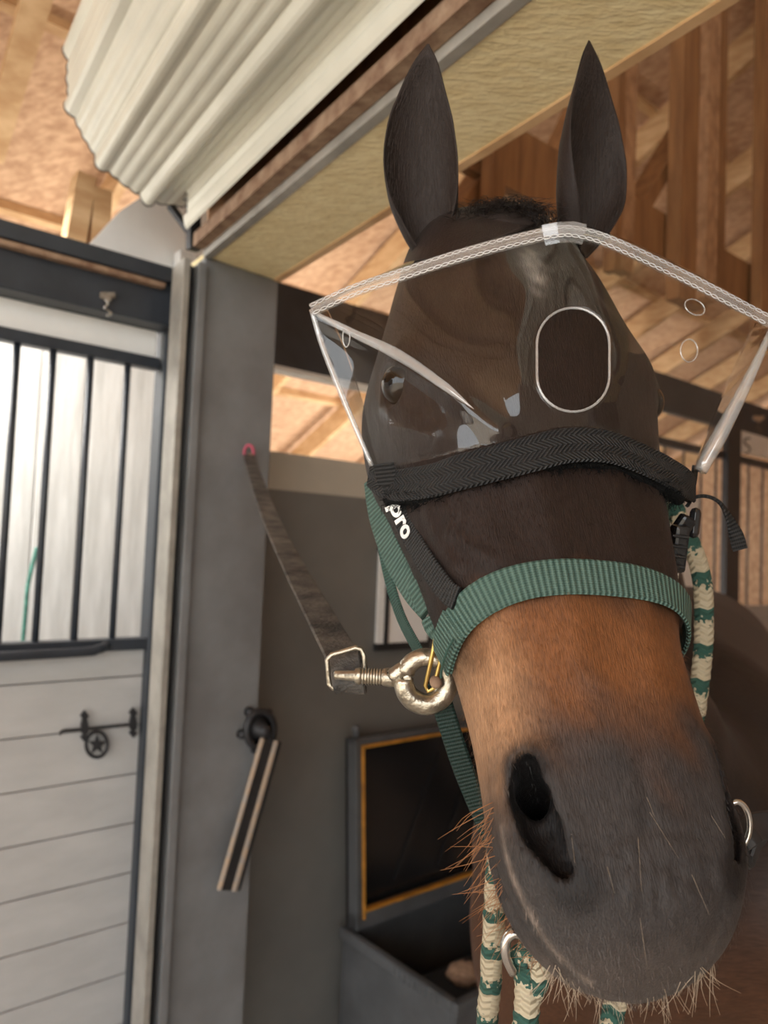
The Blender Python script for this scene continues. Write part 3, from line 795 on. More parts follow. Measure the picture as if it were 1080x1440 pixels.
# nostril: tapered pit on the front corner, with rims
NPX = [(748, 1078), (752, 1118), (770, 1165), (796, 1215), (812, 1240)]
NOS = np.array([h for h in (hit(*p, fine=False) for p in NPX)])*np.array([1, -1, 1])          # photo-left nostril, stored on the +u side
NOS[:, 2] -= .004
SUB(NOS, [.0085, .0135, .0135, .0090, .0045], True, .004)
NOS2 = np.array([NOS[0]+(.004, -.002, -.004), NOS[1]+(.002, -.010, -.022), NOS[2]+(0, -.016, -.045)])
SUB(NOS2, [.0085, .0125, .012], True, .005)
WPX = [(770, 1062), (778, 1100), (792, 1150), (812, 1200), (832, 1246)]
C(np.array([hit(*p, fine=False) for p in WPX])*np.array([1, -1, 1])+np.array([0, 0, -.002]), .0060, .0075, True)    # inner wing
OPX = [(722, 1062), (714, 1110), (728, 1170), (760, 1225), (800, 1262)]
C(np.array([hit(*p, fine=False) for p in OPX])*np.array([1, -1, 1])+np.array([0, 0, -.002]), .0040, .009, True)     # outer rim
# mouth line
C([(.50, .074, -.095), (.53, .072, -.090), (.56, .060, -.086), (.582, .036, -.082), (.590, 0, -.080)], -.006, .006, True)
C([(.50, .074, -.085), (.53, .072, -.080), (.56, .060, -.075), (.58, .036, -.070)], .003, .007, True)
# eyelids
ES = .177
EYE = [(ES, -.1030, -.047), (ES, .1030, -.047)]
for sg in (-1, 1):
    def es(pts): return [(ES+a, (b+.0075)*sg, c) for a, b, c in pts]
    G(ES+.002, .1155*sg, -.050, -.010, .016, .03, .013)
    C(es([(-.007, .105, -.034), (-.017, .106, -.046), (-.012, .106, -.062), (.0, .104, -.070)]), .0055, .006)
    C(es([(.009, .104, -.034), (.018, .105, -.046), (.015, .105, -.060), (.005, .104, -.068)]), .0040, .006)
    C(es([(-.025, .102, -.034), (-.031, .104, -.048), (-.025, .104, -.064)]), .0030, .005)
# veins and folds taken from the photograph, laid on the face
def px_curve(pxs, amp, sig):
    h = [x for x in (hit(*p) for p in pxs) if x is not None]
    if len(h) > 1: C(np.array(h), amp, sig)
px_curve([(632, 700), (636, 735), (628, 770), (640, 800)], .0016, .0035)
px_curve([(632, 745), (655, 765), (690, 785)], .0014, .0035)
px_curve([(600, 720), (615, 760), (640, 800)], .0018, .005)
for xs in ((902, 1200, 905, 1290), (925, 1195, 928, 1280), (880, 1205, 868, 1260), (950, 1210, 952, 1255)):
    px_curve([(xs[0], xs[1]), ((xs[0]+xs[2])/2, (xs[1]+xs[3])/2), (xs[2], xs[3])], -.0022, .0028)
px_curve([(905, 1080), (910, 1140), (906, 1195)], -.0016, .0045)
px_curve([(850, 1190), (890, 1168), (940, 1165), (980, 1175)], -.0014, .0026)
px_curve([(860, 1220), (910, 1216), (970, 1220)], -.0013, .0026)
px_curve([(955, 1232), (980, 1240), (1000, 1238)], -.002, .004)
px_curve([(688, 1190), (700, 1240), (722, 1285), (758, 1335), (805, 1378)], -.0035, .0045)
px_curve([(700, 1180), (716, 1232), (742, 1280), (778, 1326)], .0022, .005)
px_curve([(712, 1200), (728, 1245), (752, 1285)], -.0014, .003)
px_curve([(1030, 1215), (1012, 1290), (985, 1350)], -.0016, .005)
px_curve([(880, 1290), (905, 1300), (935, 1292)], -.0010, .004)
for xs in range(800, 1000, 22): px_curve([(xs, 1290), (xs-4, 1330), (xs-2, 1372)], -.0005, .003)
LIPL = np.array([h for h in (hit(*p) for p in [(706, 1165), (714, 1205), (728, 1248), (754, 1300), (788, 1345), (828, 1380)]) if h is not None])
C(LIPL, .0016, .004); C(LIPL+np.array([.004, -.006, -.006]), -.0040, .0045)
px_curve([(690, 920), (700, 980), (708, 1040)], .0016, .006)
px_curve([(718, 910), (728, 970), (735, 1010)], .0012, .005)

def surface_nets(F, org, h):
    ins = F < 0
    c = [ins[i:ins.shape[0]-1+i, j:ins.shape[1]-1+j, k:ins.shape[2]-1+k] for i in (0, 1) for j in (0, 1) for k in (0, 1)]
    cnt = np.zeros(c[0].shape, np.int8)
    for x in c: cnt += x
    act = (cnt > 0) & (cnt < 8); I, J, K = np.nonzero(act); N = len(I)
    idx = np.full(act.shape, -1, np.int32); idx[I, J, K] = np.arange(N)
    off = [(i, j, k) for i in (0, 1) for j in (0, 1) for k in (0, 1)]
    val = [F[I+o[0], J+o[1], K+o[2]] for o in off]
    acc = np.zeros((N, 3)); n = np.zeros(N)
    for a in range(8):
        for b in range(a+1, 8):
            oa, ob = np.array(off[a]), np.array(off[b])
            if np.abs(oa-ob).sum() != 1: continue
            m = (val[a] < 0) != (val[b] < 0)
            t = val[a][m]/(val[a][m]-val[b][m])
            acc[m] += oa+t[:, None]*(ob-oa); n[m] += 1
    V = np.stack([I, J, K], 1)+acc/n[:, None]
    V = np.array(org)+V*h
    Q = []
    for ax in range(3):
        sl0 = [slice(None)]*3; sl1 = [slice(None)]*3
        sl0[ax] = slice(0, -1); sl1[ax] = slice(1, None)
        a = ins[tuple(sl0)]; b = ins[tuple(sl1)]
        o1, o2 = [(1, 2), (2, 0), (0, 1)][ax]
        e = np.argwhere(a != b)
        ok = (e[:, o1] > 0) & (e[:, o2] > 0) & (e[:, o1] < act.shape[o1]) & (e[:, o2] < act.shape[o2]); e = e[ok]
        def cell(d1, d2):
            x = e.copy(); x[:, o1] += d1; x[:, o2] += d2
            return idx[x[:, 0], x[:, 1], x[:, 2]]
        q = np.stack([cell(-1, -1), cell(0, -1), cell(0, 0), cell(-1, 0)], 1)
        fl = ~a[e[:, 0], e[:, 1], e[:, 2]]
        q[fl] = q[fl][:, ::-1]
        Q.append(q)
    Q = np.concatenate(Q); Q = Q[(Q >= 0).all(1)]
    return V, Q
def sample(fn, lo, hi, h):
    lo = np.array(lo, float); n = np.ceil((np.array(hi)-lo)/h).astype(int)+1
    F = np.empty(n, np.float32)
    yy, zz = np.meshgrid(lo[1]+np.arange(n[1])*h, lo[2]+np.arange(n[2])*h, indexing='ij')
    base = np.stack([yy.ravel(), zz.ravel()], 1)
    for i in range(0, n[0], 4):
        k = min(4, n[0]-i)
        q = np.concatenate([np.column_stack([np.full(len(base), lo[0]+(i+j)*h), base]) for j in range(k)])
        F[i:i+k] = fn(q).reshape(k, n[1], n[2])
    return F, lo
HRES = .0026
Fh, lo = sample(field, (-.095, -.135, -.275), (.61, .135, .035), HRES)
HV, HQ = surface_nets(Fh, lo, HRES)
HVW = local_to_world(HV)

# coat colour, left nose highlight included: dark bay, tan bridge of the nose, slate muzzle
def smooth(a, b, x):
    t = np.clip((x-a)/(b-a), 0, 1); return t*t*(3-2*t)
def vnoise(q, sc, seed):
    r = np.random.default_rng(seed); out = np.zeros(len(q))
    for _ in range(14):
        k = r.normal(size=3)*sc; out += np.sin(q@k+r.uniform(0, 6.28))
    return out/5.3
def coat_color(q):
    s, u, w = q[:, 0], q[:, 1], q[:, 2]
    nz = vnoise(q, 60, 3)*.012; nf = vnoise(q, 260, 4)
    dark = np.array([.0155, .0085, .0062]); black = np.array([.009, .0063, .0055])
    tan = np.array([.150, .056, .018]); pale = np.array([.42, .235, .125]); slate = np.array([.036, .031, .0295])
    lip = np.array([.105, .080, .066])
    c = np.tile(dark, (len(q), 1))
    def mix(c, col, m): return c*(1-m[:, None])+col*m[:, None]
    c = mix(c, black, smooth(.02, -.05, s))
    band = smooth(.340, .385, s+nz)*smooth(.510, .400, s+nz*1.8)
    c = mix(c, tan, band*smooth(-.075, -.03, w)*.95)
    side = smooth(.36, .42, s+nz)*smooth(-.012, -.04, w)*smooth(-.155, -.09, w)*smooth(.030, .052, -u)  # mealy pale hair with the light on the left side painted in
    side *= smooth(.53, .45, s+nz*.6)
    c = mix(c, pale, side*.75)
    mz = smooth(.400, .495, s+nz*2.0-.010*smooth(.02, .05, np.abs(u))+.02*smooth(-.02, -.06, w)*0)
    mz *= 1-side*.6
    c = mix(c, slate, mz)
    lm = smooth(.545, .580, s)*.35+.5*smooth(.55, .585, s+nz)*smooth(-.05, -.075, w)
    c = mix(c, lip, np.clip(lm, 0, .7))
    star = np.exp(-(((s-.098-nz*.5)/.020)**2+((u+.004)/.008)**2))*(w > -.05)
    c = mix(c, np.array([.35, .30, .26]), np.clip(star*(.5+.35*nf), 0, .75))
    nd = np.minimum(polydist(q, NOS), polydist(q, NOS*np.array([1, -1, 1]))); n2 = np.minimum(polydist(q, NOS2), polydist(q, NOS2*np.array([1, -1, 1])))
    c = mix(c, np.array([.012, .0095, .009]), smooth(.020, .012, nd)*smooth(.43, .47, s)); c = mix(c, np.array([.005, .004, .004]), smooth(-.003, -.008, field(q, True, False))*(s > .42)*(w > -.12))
    if len(LIPL): c = mix(c, np.array([.20, .155, .125]), np.exp(-(polydist(q, LIPL)/.0022)**2)*(.75+.3*nf).clip(0, 1))
    c *= (1+.10*nf)[:, None]
    return np.clip(c, .004, 1)

# ears: rolled leaf shells, thick rim, one mesh with the head
def ear(base, tip, face, wid, seed, bend):
    """base/tip in world, face = direction the opening looks; returns verts, quads"""
    base, tip, face = (Vector(x) for x in (base, tip, face))
    ax = (tip-base); L = ax.length; ax.normalize()
    f = (face-ax*face.dot(ax)).normalized(); sd = ax.cross(f)
    nv, nph = 44, 33
    def section(v, thick):
        hw = wid*float(f_ear(v)); op = math.radians(float(f_open(v)))
        cx = bend*math.sin(v*math.pi*.9)*L
        row = []
        for j in range(nph):
            ph = -op+2*op*j/(nph-1)
            edge = abs(j/(nph-1)*2-1)
            th = thick*(1-.75*edge**4)
            r = max(hw-th, .0004)
            dep = .75 if v < .5 else .75-.35*(v-.5)*2
            row.append(base+ax*(v*L)+sd*(math.sin(ph)*r+cx)-f*((math.cos(ph))*r*dep-hw*.35))
        return row
    rows_o = [section(v, 0) for v in np.linspace(0, 1, nv)]
    rows_i = [section(v, .0045) for v in np.linspace(0, 1, nv)]
    V = [p for r in rows_o for p in r]+[p for r in rows_i for p in r]; n0 = nv*nph; Q = []
    for i in range(nv-1):
        for j in range(nph-1):
            a = i*nph+j; Q.append((a, a+1, a+nph+1, a+nph)); Q.append((n0+a+nph, n0+a+nph+1, n0+a+1, n0+a))
        for j in (0, nph-1):
            a = i*nph+j; Q.append((a, a+nph, n0+a+nph, n0+a) if j == 0 else (a+nph, a, n0+a, n0+a+nph))
    inner = [0]*n0+[1]*n0
    return np.array([list(p) for p in V]), np.array(Q), np.array(inner)
f_ear = pchip([0, .12, .3, .45, .62, .8, .92, 1], [.30, .66, .95, 1, .90, .60, .33, .03])
f_open = pchip([0, .15, .4, .7, 1], [150, 128, 100, 82, 70])
EARS = [ear(P(606, 372, .690), P(607, 62, .665), ldir((.05, -.25, 1)), .0325, 1, -.055),
        ear(P(806, 362, .690), P(826, 56, .665), ldir((.05, .35, 1)), .0390, 2, .040)]

# body: smooth union of tapered limbs, coarse grid
BODY = []
def limb(pts, rad): BODY.append((np.array([list(p) for p in pts], float), np.array(rad, float)))
W = lambda x, y, z: (x, y, z)
pollw = local_to_world(np.array([.03, 0, -.06])); throat = local_to_world(np.array([.06, 0, -.20]))
limb([pollw, (.18, .86, 1.80), (.33, 1.15, 1.66), (.47, 1.42, 1.47)], [.060, .075, .085, .10])           # crest
limb([throat, (.20, .92, 1.50), (.33, 1.08, 1.32), (.42, 1.20, 1.15)], [.070, .100, .150, .20])            # throat to chest
limb([(.42, 1.18, 1.12), (.50, 1.40, 1.20), (.72, 1.95, 1.20), (1.0, 2.50, 1.24)], [.215, .275, .315, .27])     # trunk
limb([(.50, 1.46, 1.46), (.62, 1.72, 1.44)], [.095, .10])                                                      # withers
limb([(.28, 1.20, 1.14), (.30, 1.24, .98)], [.125, .125]); limb([(.58, 1.07, 1.14), (.60, 1.12, .98)], [.125, .125])
for (x, y) in ((.28, 1.21), (.60, 1.10)):
    limb([(x, y, 1.0), (x, y+.02, .80), (x, y-.01, .50), (x, y-.005, .46), (x, y+.01, .22), (x, y-.01, .17), (x, y-.03, .10)],
         [.11, .085, .052, .045, .032, .040, .034])
for (x, y) in ((.88, 2.62), (1.22, 2.46)):
    limb([(x, y-.05, 1.15), (x, y-.10, .90), (x+.04, y+.12, .55), (x+.04, y+.12, .50), (x+.02, y+.08, .22), (x+.01, y+.06, .17), (x, y+.02, .10)],
         [.19, .13, .060, .050, .036, .044, .036])
def body_field(q):
    f = np.full(len(q), 1e3); k = .05
    for pts, rad in BODY:
        d = polyradist(q, pts, rad)
        h = np.clip(.5+.5*(f-d)/k, 0, 1); f = f*(1-h)+d*h-k*h*(1-h)
    return f
BRES = .017
Fb, lo = sample(body_field, (-.02, .55, .05), (1.46, 2.95, 2.0), BRES)
BV, BQ = surface_nets(Fb, lo, BRES)

def coat_material():
    m = bpy.data.materials.new('coat'); m.use_nodes = True
    n = m.node_tree.nodes; l = m.node_tree.links; b = n['Principled BSDF']
    at = n.new('ShaderNodeAttribute'); at.attribute_name = 'coat'
    hc = n.new('ShaderNodeAttribute'); hc.attribute_name = 'grain'
    mp = n.new('ShaderNodeMapping'); mp.inputs['Scale'].default_value = (170, 1300, 1300); l.new(hc.outputs['Vector'], mp.inputs['Vector'])
    nz = n.new('ShaderNodeTexNoise'); nz.inputs['Scale'].default_value = 1; nz.inputs['Detail'].default_value = 3; l.new(mp.outputs[0], nz.inputs['Vector'])
    mp2 = n.new('ShaderNodeMapping'); mp2.inputs['Scale'].default_value = (40, 160, 160); l.new(hc.outputs['Vector'], mp2.inputs['Vector'])
    nz2 = n.new('ShaderNodeTexNoise'); nz2.inputs['Scale'].default_value = 1; nz2.inputs['Detail'].default_value = 2; l.new(mp2.outputs[0], nz2.inputs['Vector'])
    mr = n.new('ShaderNodeMapRange'); mr.inputs['From Min'].default_value = .3; mr.inputs['From Max'].default_value = .7
    mr.inputs['To Min'].default_value = .68; mr.inputs['To Max'].default_value = 1.35; l.new(nz.outputs['Fac'], mr.inputs['Value'])
    vm = n.new('ShaderNodeVectorMath'); vm.operation = 'SCALE'; l.new(at.outputs['Color'], vm.inputs[0]); l.new(mr.outputs[0], vm.inputs['Scale'])
    l.new(vm.outputs[0], b.inputs['Base Color'])
    b.inputs['Roughness'].default_value = .50; b.inputs['Specular IOR Level'].default_value = .22
    b.inputs['Sheen Weight'].default_value = .03; b.inputs['Sheen Roughness'].default_value = .4
    ad = n.new('ShaderNodeMath'); ad.operation = 'ADD'; l.new(nz.outputs['Fac'], ad.inputs[0]); l.new(nz2.outputs['Fac'], ad.inputs[1])
    bp = n.new('ShaderNodeBump'); bp.inputs['Strength'].default_value = .45; bp.inputs['Distance'].default_value = .0016
    l.new(ad.outputs[0], bp.inputs['Height']); l.new(bp.outputs[0], b.inputs['Normal'])
    MATS['coat'] = m
coat_material()

V = [HVW]; Q = [HQ]; cols = [coat_color(HV)]; grain = [HV]
n0 = len(HVW)
for (ev, eq, inn), sg in zip(EARS, (-1, 1)):
    V.append(ev); Q.append(eq+n0); n0 += len(ev)
    q = world_to_local(ev); t = np.clip((.02-q[:, 0])/.2, 0, 1)
    o = np.tile(np.array([.015, .0095, .0078]), (len(ev), 1))
    o = o*(1-.5*smooth(.75, 1, t))[:, None]
    inn_c = np.array([.026, .018, .0145])
    o = np.where(inn[:, None] > 0, o*.35+inn_c*.65, o)
    cols.append(o); grain.append(q)
V.append(BV); Q.append(BQ+n0)
bc = np.tile(np.array([.020, .0145, .0130]), (len(BV), 1))
ch = smooth(1.25, 1.0, BV[:, 2])*smooth(1.6, 1.3, BV[:, 1])
bc = bc*(1-ch[:, None])+np.array([.060, .026, .013])*ch[:, None]
lg = smooth(.75, .55, BV[:, 2]); bc = bc*(1-lg[:, None])+np.array([.012, .010, .009])*lg[:, None]
cols.append(bc); grain.append(BV*.35)
V = np.concatenate(V); Q = np.concatenate(Q); cols = np.concatenate(cols); grain = np.concatenate(grain)
horse = np_mesh('horse', V, Q, ['coat'])
ca = horse.data.attributes.new('coat', 'FLOAT_COLOR', 'POINT')
ca.data.foreach_set('color', np.column_stack([cols, np.ones(len(cols))]).astype(np.float32).ravel())
ga = horse.data.attributes.new('grain', 'FLOAT_VECTOR', 'POINT'); ga.data.foreach_set('vector', grain.astype(np.float32).ravel())
tag(horse, 'dark bay horse with tan nose and slate muzzle, facing the camera', 'horse')

# eyes
material('eye_dark', (.004, .003, .0025), .02, spec=.5)
material('hoof', (.03, .027, .024), .5, var=.4, scale=40)
for e in EYE:
    m = MB(); c = local_to_world(np.array(e)); r = .0175
    m.lathe(Vector(c)-Vector(ldir((0, r, 0))), ldir((0, 1, 0)), [(r-r*math.cos(math.pi*k/18), max(r*math.sin(math.pi*k/18), 1e-4)) for k in range(19)], 28)
    m.build('eye', 'eye_dark', horse, smooth=True)
for (x, y) in ((.28, 1.18), (.60, 1.07), (.88, 2.64), (1.22, 2.48)):
    m = MB(); m.lathe((x, y, 0), Z, [(0.0, .070), (.03, .066), (.09, .052), (.115, .042)], 20); m.build('hoof', 'hoof', horse, smooth=True)

def strands(name, items, mat, parent, n=3):
    """items: list of (points, root radius, tip radius)"""
    m = MB()
    for pts, r0, r1 in items:
        k = len(pts); m.tube(pts, [r0+(r1-r0)*i/(k-1) for i in range(k)], n, cap=False)
    return m.build(name, mat, parent, smooth=True, fix=False)
# fine short hair lying along the coat (fades the outline)
hm = bpy.data.materials.new('coat_hair'); hm.use_nodes = True
_a = hm.node_tree.nodes.new('ShaderNodeAttribute'); _a.attribute_name = 'coat'
hm.node_tree.links.new(_a.outputs['Color'], hm.node_tree.nodes['Principled BSDF'].inputs['Base Color'])
hm.node_tree.nodes['Principled BSDF'].inputs['Roughness'].default_value = .5; hm.node_tree.nodes['Principled BSDF'].inputs['Specular IOR Level'].default_value = .3
MATS['coat_hair'] = hm
vis_ = np.nonzero((HV[:, 2] > -.13) & (HV[:, 0] > .235))[0]
pick = rng.choice(vis_, 30000)
vn = np.zeros_like(HVW); qa = HVW[HQ]; fnm = np.cross(qa[:, 2]-qa[:, 0], qa[:, 3]-qa[:, 1])
for k in range(4): np.add.at(vn, HQ[:, k], fnm)
vn /= np.linalg.norm(vn, axis=1)[:, None]+1e-9
root = HVW[pick]+rng.normal(0, .0012, (len(pick), 3)); nn0 = vn[pick]
if (nn0*(root-HVW.mean(0))).sum() < 0: nn0 = -nn0
dn = ldir((1, 0, 0)); tgd = dn-nn0*(nn0@dn)[:, None]; tgd /= np.linalg.norm(tgd, axis=1)[:, None]+1e-9
tgd += rng.normal(0, .22, tgd.shape); Ln = rng.uniform(.0022, .0046, (len(pick), 1))
sdv = np.cross(tgd, nn0); sdv /= np.linalg.norm(sdv, axis=1)[:, None]+1e-9
p_0 = root-nn0*.0006; p_1 = root+tgd*Ln*.5+nn0*Ln*.16; p_2 = root+tgd*Ln+nn0*Ln*.22; wv = .00016
HH = np.stack([p_0-sdv*wv, p_0+sdv*wv, p_1+sdv*wv*.8, p_1-sdv*wv*.8, p_2+sdv*wv*.15, p_2-sdv*wv*.15], 1).reshape(-1, 3)
bi = np.arange(len(pick))[:, None]*6
HF = np.concatenate([bi+np.array([[0, 1, 2, 3]]), bi+np.array([[3, 2, 4, 5]])])
hair_o = np_mesh('coat_hair', HH, HF, ['coat_hair'], horse)
hc_ = np.repeat(coat_color(HV[pick])*rng.uniform(.8, 1.7, (len(pick), 1)), 6, axis=0)
hca = hair_o.data.attributes.new('coat', 'FLOAT_COLOR', 'POINT'); hca.data.foreach_set('color', np.column_stack([hc_, np.ones(len(hc_))]).astype(np.float32).ravel())
hair_o['kind'] = 'stuff'; hair_o['label'] = 'short coat hair'
material('hair_black', (.014, .0095, .008), .45, spec=.4)
material('whisker_red', (.34, .145, .055), .45)
material('whisker_pale', (.42, .33, .24), .45)
# forelock tuft between the ears
it = []
for k in range(900):
    px = random.gauss(712, 34); px = min(max(px, 640), 785)
    py = 318-random.random()*22+((px-712)/80)**2*10
    d = .672+random.uniform(-.015, .02)
    a = P(px, py+14, d); up = P(px+random.gauss(0, 7)+(712-px)*.1, py-random.uniform(8, 22)*(1-((px-712)/110)**2), d-.004); end = P(px+random.gauss(0, 16), py-random.uniform(2, 24), d-.016)
    it.append((spline([a, up, end], 6), .00045, .00012))
tag(strands('forelock', it, 'hair_black', horse), 'short black tuft between the ears', kind='stuff')
it = []
for k in range(110):                                         # left cheek and lower lip whiskers
    t = random.random(); px = 684+t*75+random.uniform(-4, 6); py = 1120+t*230
    d = .455+.02*random.random()
    L = random.uniform(25, 95)*(1.0 if t < .75 else .6)
    ang = math.radians(random.gauss(128, 24)); ex = px+math.cos(ang)*L; ey = py+math.sin(ang)*L
    mid = ((px+ex)/2+random.gauss(0, 5), (py+ey)/2-random.uniform(-4, 10))
    it.append((spline([P(px+4, py, d), P(*mid, d-.004), P(ex, ey, d+random.uniform(-.02, .02))], 6), .00030, .00010))
tag(strands('whiskers', it, 'whisker_red', horse), 'long reddish whiskers along the side of the lips', kind='stuff')
it = []
for k in range(150):                                         # chin whiskers
    px = random.uniform(770, 1010); py = 1385-((px-880)/130)**2*25+random.uniform(-8, 0)
    d = .425+.02*random.random(); L = random.uniform(14, 70); ang = math.radians(random.gauss(88, 26))
    ex = px+math.cos(ang)*L; ey = py+math.sin(ang)*L
    it.append((spline([P(px, py-6, d), P((px+ex)/2+random.gauss(0, 4), (py+ey)/2, d), P(ex, ey, d+.005)], 5), .00026, .00008))
for k in range(9):                                          # a few on the muzzle front
    px = random.uniform(760, 1010); py = random.uniform(1090, 1360); h = hit(px, py)
    if h is None: continue
    a = Vector(local_to_world(h)); q = Vector(local_to_world(h+np.array([.004, random.gauss(0, .004), .004])))
    e = Vector(local_to_world(h+np.array([random.uniform(.01, .03), random.gauss(0, .006), .005])))
    it.append(([a, (a+e)/2, e], .00010, .00004))
tag(strands('chin_whiskers', it, 'whisker_pale', horse), 'pale whiskers under the chin', kind='stuff')
# soft hair lining the ears
it = []
for ev, eq, inn in EARS:
    nvv = len(ev)//2; g = ev[nvv:].reshape(44, 33, 3)
    for k in range(1500):
        i = random.randrange(3, 40); j = random.randrange(2, 31); a = Vector(g[i, j]); up = (Vector(g[i+1, j])-a).normalized()
        md = (Vector(g[i, 16])-a); nrm = ldir((0, 0, 1)); q = a+up*random.uniform(.003, .008)+Vector(nrm)*random.uniform(.0005, .003)+Vector((random.gauss(0, .001), 0, 0))
        it.append(([a, (a+q)/2+Vector(nrm)*.0006, q], .00022, .00008))
material('ear_hair', (.034, .022, .017), .6)
tag(strands('ear_hair', it, 'ear_hair', horse), 'soft brown hair lining the ears', kind='stuff')
# tail
it = []
for k in range(260):
    a = Vector((1.10+random.gauss(0, .02), 2.74+random.gauss(0, .015), 1.42+random.gauss(0, .02)))
    it.append((spline([a, a+Vector((.04, .12, -.04)), a+Vector((.05+random.gauss(0, .04), .14+random.gauss(0, .03), -.5)), a+Vector((.05+random.gauss(0, .06), .10+random.gauss(0, .04), -.95))], 9), .0035, .001))
tag(strands('tail', it, 'hair_black', horse), 'black tail hair', kind='stuff')
# ------------------------------------------------------------------ halter
def grad(q):
    e = .0015; g = np.array([field(np.array([q+d, q-d])) for d in np.eye(3)*e]); g = g[:, 0]-g[:, 1]
    return g/np.linalg.norm(g)
def wn(q): return Vector(ldir(grad(q)))
def loop_on_head(s0, ku, kw, off, n=72, cw=-.075, fine=False):
    pts, nr = [], []
    for k in range(n):
        th = 2*math.pi*k/n; r = np.linspace(.02, .20, 500)
        u = np.sin(th)*r; w = cw+np.cos(th)*r; q = np.column_stack([s0+ku*u+kw*w, u, w])
        f = field(q, fine); i = max(np.argmax(f > 0), 1); t = f[i-1]/(f[i-1]-f[i]); h = q[i-1]+(q[i]-q[i-1])*t
        pts.append(h); nr.append(np.array([0, math.sin(th), math.cos(th)]))
    pts = np.array(pts)
    for _ in range(2): pts = (np.roll(pts, 1, 0)+2*pts+np.roll(pts, -1, 0))/4
    nn = [grad(p) for p in pts]; nn = np.array(nn)
    for _ in range(3): nn = (np.roll(nn, 1, 0)+2*nn+np.roll(nn, -1, 0))/4
    pts = pts+nn/np.linalg.norm(nn, axis=1)[:, None]*off
    return [Vector(local_to_world(p)) for p in pts], [Vector(ldir(x)) for x in nn]
band_px = [(660, 868), (700, 848), (760, 822), (820, 805), (860, 802), (900, 815), (925, 838)]
hp = np.array([h for h in (hit(*p) for p in band_px) if h is not None])
M_ = np.column_stack([np.ones(len(hp)), hp[:, 1], hp[:, 2]]); co = np.linalg.lstsq(M_, hp[:, 0], rcond=None)[0]
co[1] = float(np.clip(co[1], -.25, .25)); co[2] = float(np.clip(co[2], -.35, .35)); co[0] = (hp[:, 0]-co[1]*hp[:, 1]-co[2]*hp[:, 2]).mean()
print('noseband plane', co)
halter = empty('halter', tuple(local_to_world(np.array([.36, 0, -.15])))); tag(halter, 'green nylon webbing halter on the horse\'s head', 'halter')
pts, nr = loop_on_head(co[0], co[1], co[2], .0035)
k0 = min(range(36, 72), key=lambda k: abs(k*5-262)); arcid = [k % 72 for k in range(k0, k0+43)]
m = MB(); m.ribbon([pts[k] for k in arcid], [nr[k] for k in arcid], .0245, .0030); nb_o = m.build('noseband', 'halter_green', halter, smooth=False)
m = MB(); idx = [k % 72 for k in range(48, 58)]                          # doubled end with box stitching, left side
# pick the stretch of the loop that shows near pixel (640,865)
def to_px(v):
    c = CAMROT.transposed() @ (Vector(v)-CAMPOS); return (540+FPX*c.x/-c.z, 720-FPX*c.y/-c.z)
ang = min(range(72), key=lambda k: (to_px(pts[k])[0]-640)**2+(to_px(pts[k])[1]-872)**2 + (1e6 if nr[k].dot(CAMPOS-pts[k]) < 0 else 0))
seg = arcid[:6]
m = MB(); m.ribbon([pts[k]+nr[k]*.0028 for k in seg], [nr[k] for k in seg], .0250, .0024); m.build('noseband_fold', 'halter_green', halter)
m = MB(); m.tube([pts[k]+nr[k]*.0045+Vector(ldir((.0105, 0, 0))) for k in seg], .0009, 6); m.build('stitch_line', 'halter_edge', halter)
def pxribbon(path, nrm, w, t, name, mat, parent, n=26):
    sp = spline([P(*p) for p in path], n)
    ns = [Vector(nrm)]*n if not isinstance(nrm, list) else [Vector(x) for x in spline([tuple(v) for v in nrm], n)]
    ws = w if not isinstance(w, list) else list(np.interp(np.linspace(0, 1, n), np.linspace(0, 1, len(w)), w))
    m = MB(); m.ribbon(sp, ns, ws, t); return m.build(name, mat, parent)
CAMX = CAMROT @ Vector((1, 0, 0)); CAMY = CAMROT @ Vector((0, 1, 0)); CAMZ = CAMROT @ Vector((0, 0, 1))   # CAMZ points at the viewer
nl = (-CAMX*.75+CAMZ*.65+CAMY*.1)
pxribbon([(524, 672, .680), (532, 722, .660), (550, 775, .632), (578, 824, .602), (604, 854, .582)], nl, .0250, .003, 'cheekpiece', 'halter_green', halter)
pxribbon([(586, 815, .590), (606, 855, .573)], nl, .0262, .004, 'cheekpiece_fold', 'halter_green', halter, 6)
pxribbon([(612, 862, .572), (621, 880, .562), (640, 884, .548)], -CAMX*.35+CAMZ, .026, .004, 'ring_loop', 'halter_green', halter, 8)
pxribbon([(531, 690, .690), (534, 745, .700), (546, 810, .690), (564, 868, .665), (592, 922, .612)], -CAMX*.8+CAMZ*.6, .013, .003, 'throat_strap', 'halter_edge', halter)
pxribbon([(612, 955, .578), (628, 1010, .580), (652, 1082, .584), (680, 1150, .588), (700, 1200, .592)], -CAMX*.3+CAMZ, .0165, .003, 'chin_strap', 'chin_green', halter)
pxribbon([(950, 860, .575), (944, 820, .60), (940, 760, .64), (934, 690, .69)], CAMX*.9+CAMZ*.3, .0240, .003, 'cheekpiece', 'halter_green', halter)
m = MB(); m.tube([P(x, y, d) for x, y, d in ((619, 878, .560), (630, 884, .557), (626, 905, .558), (618, 935, .562), (610, 968, .566), (602, 972, .567), (598, 964, .567), (606, 930, .563), (612, 900, .560))], .0017, 10, closed=True); m.build('side_ring', 'brass', halter, smooth=True)
m = MB(); m.tube([P(x, y, .5585) for x, y in ((632, 868), (634, 838), (637, 832), (640, 836), (638, 866))], .0014, 8, closed=True); m.build('side_ring', 'brass', halter, smooth=True)

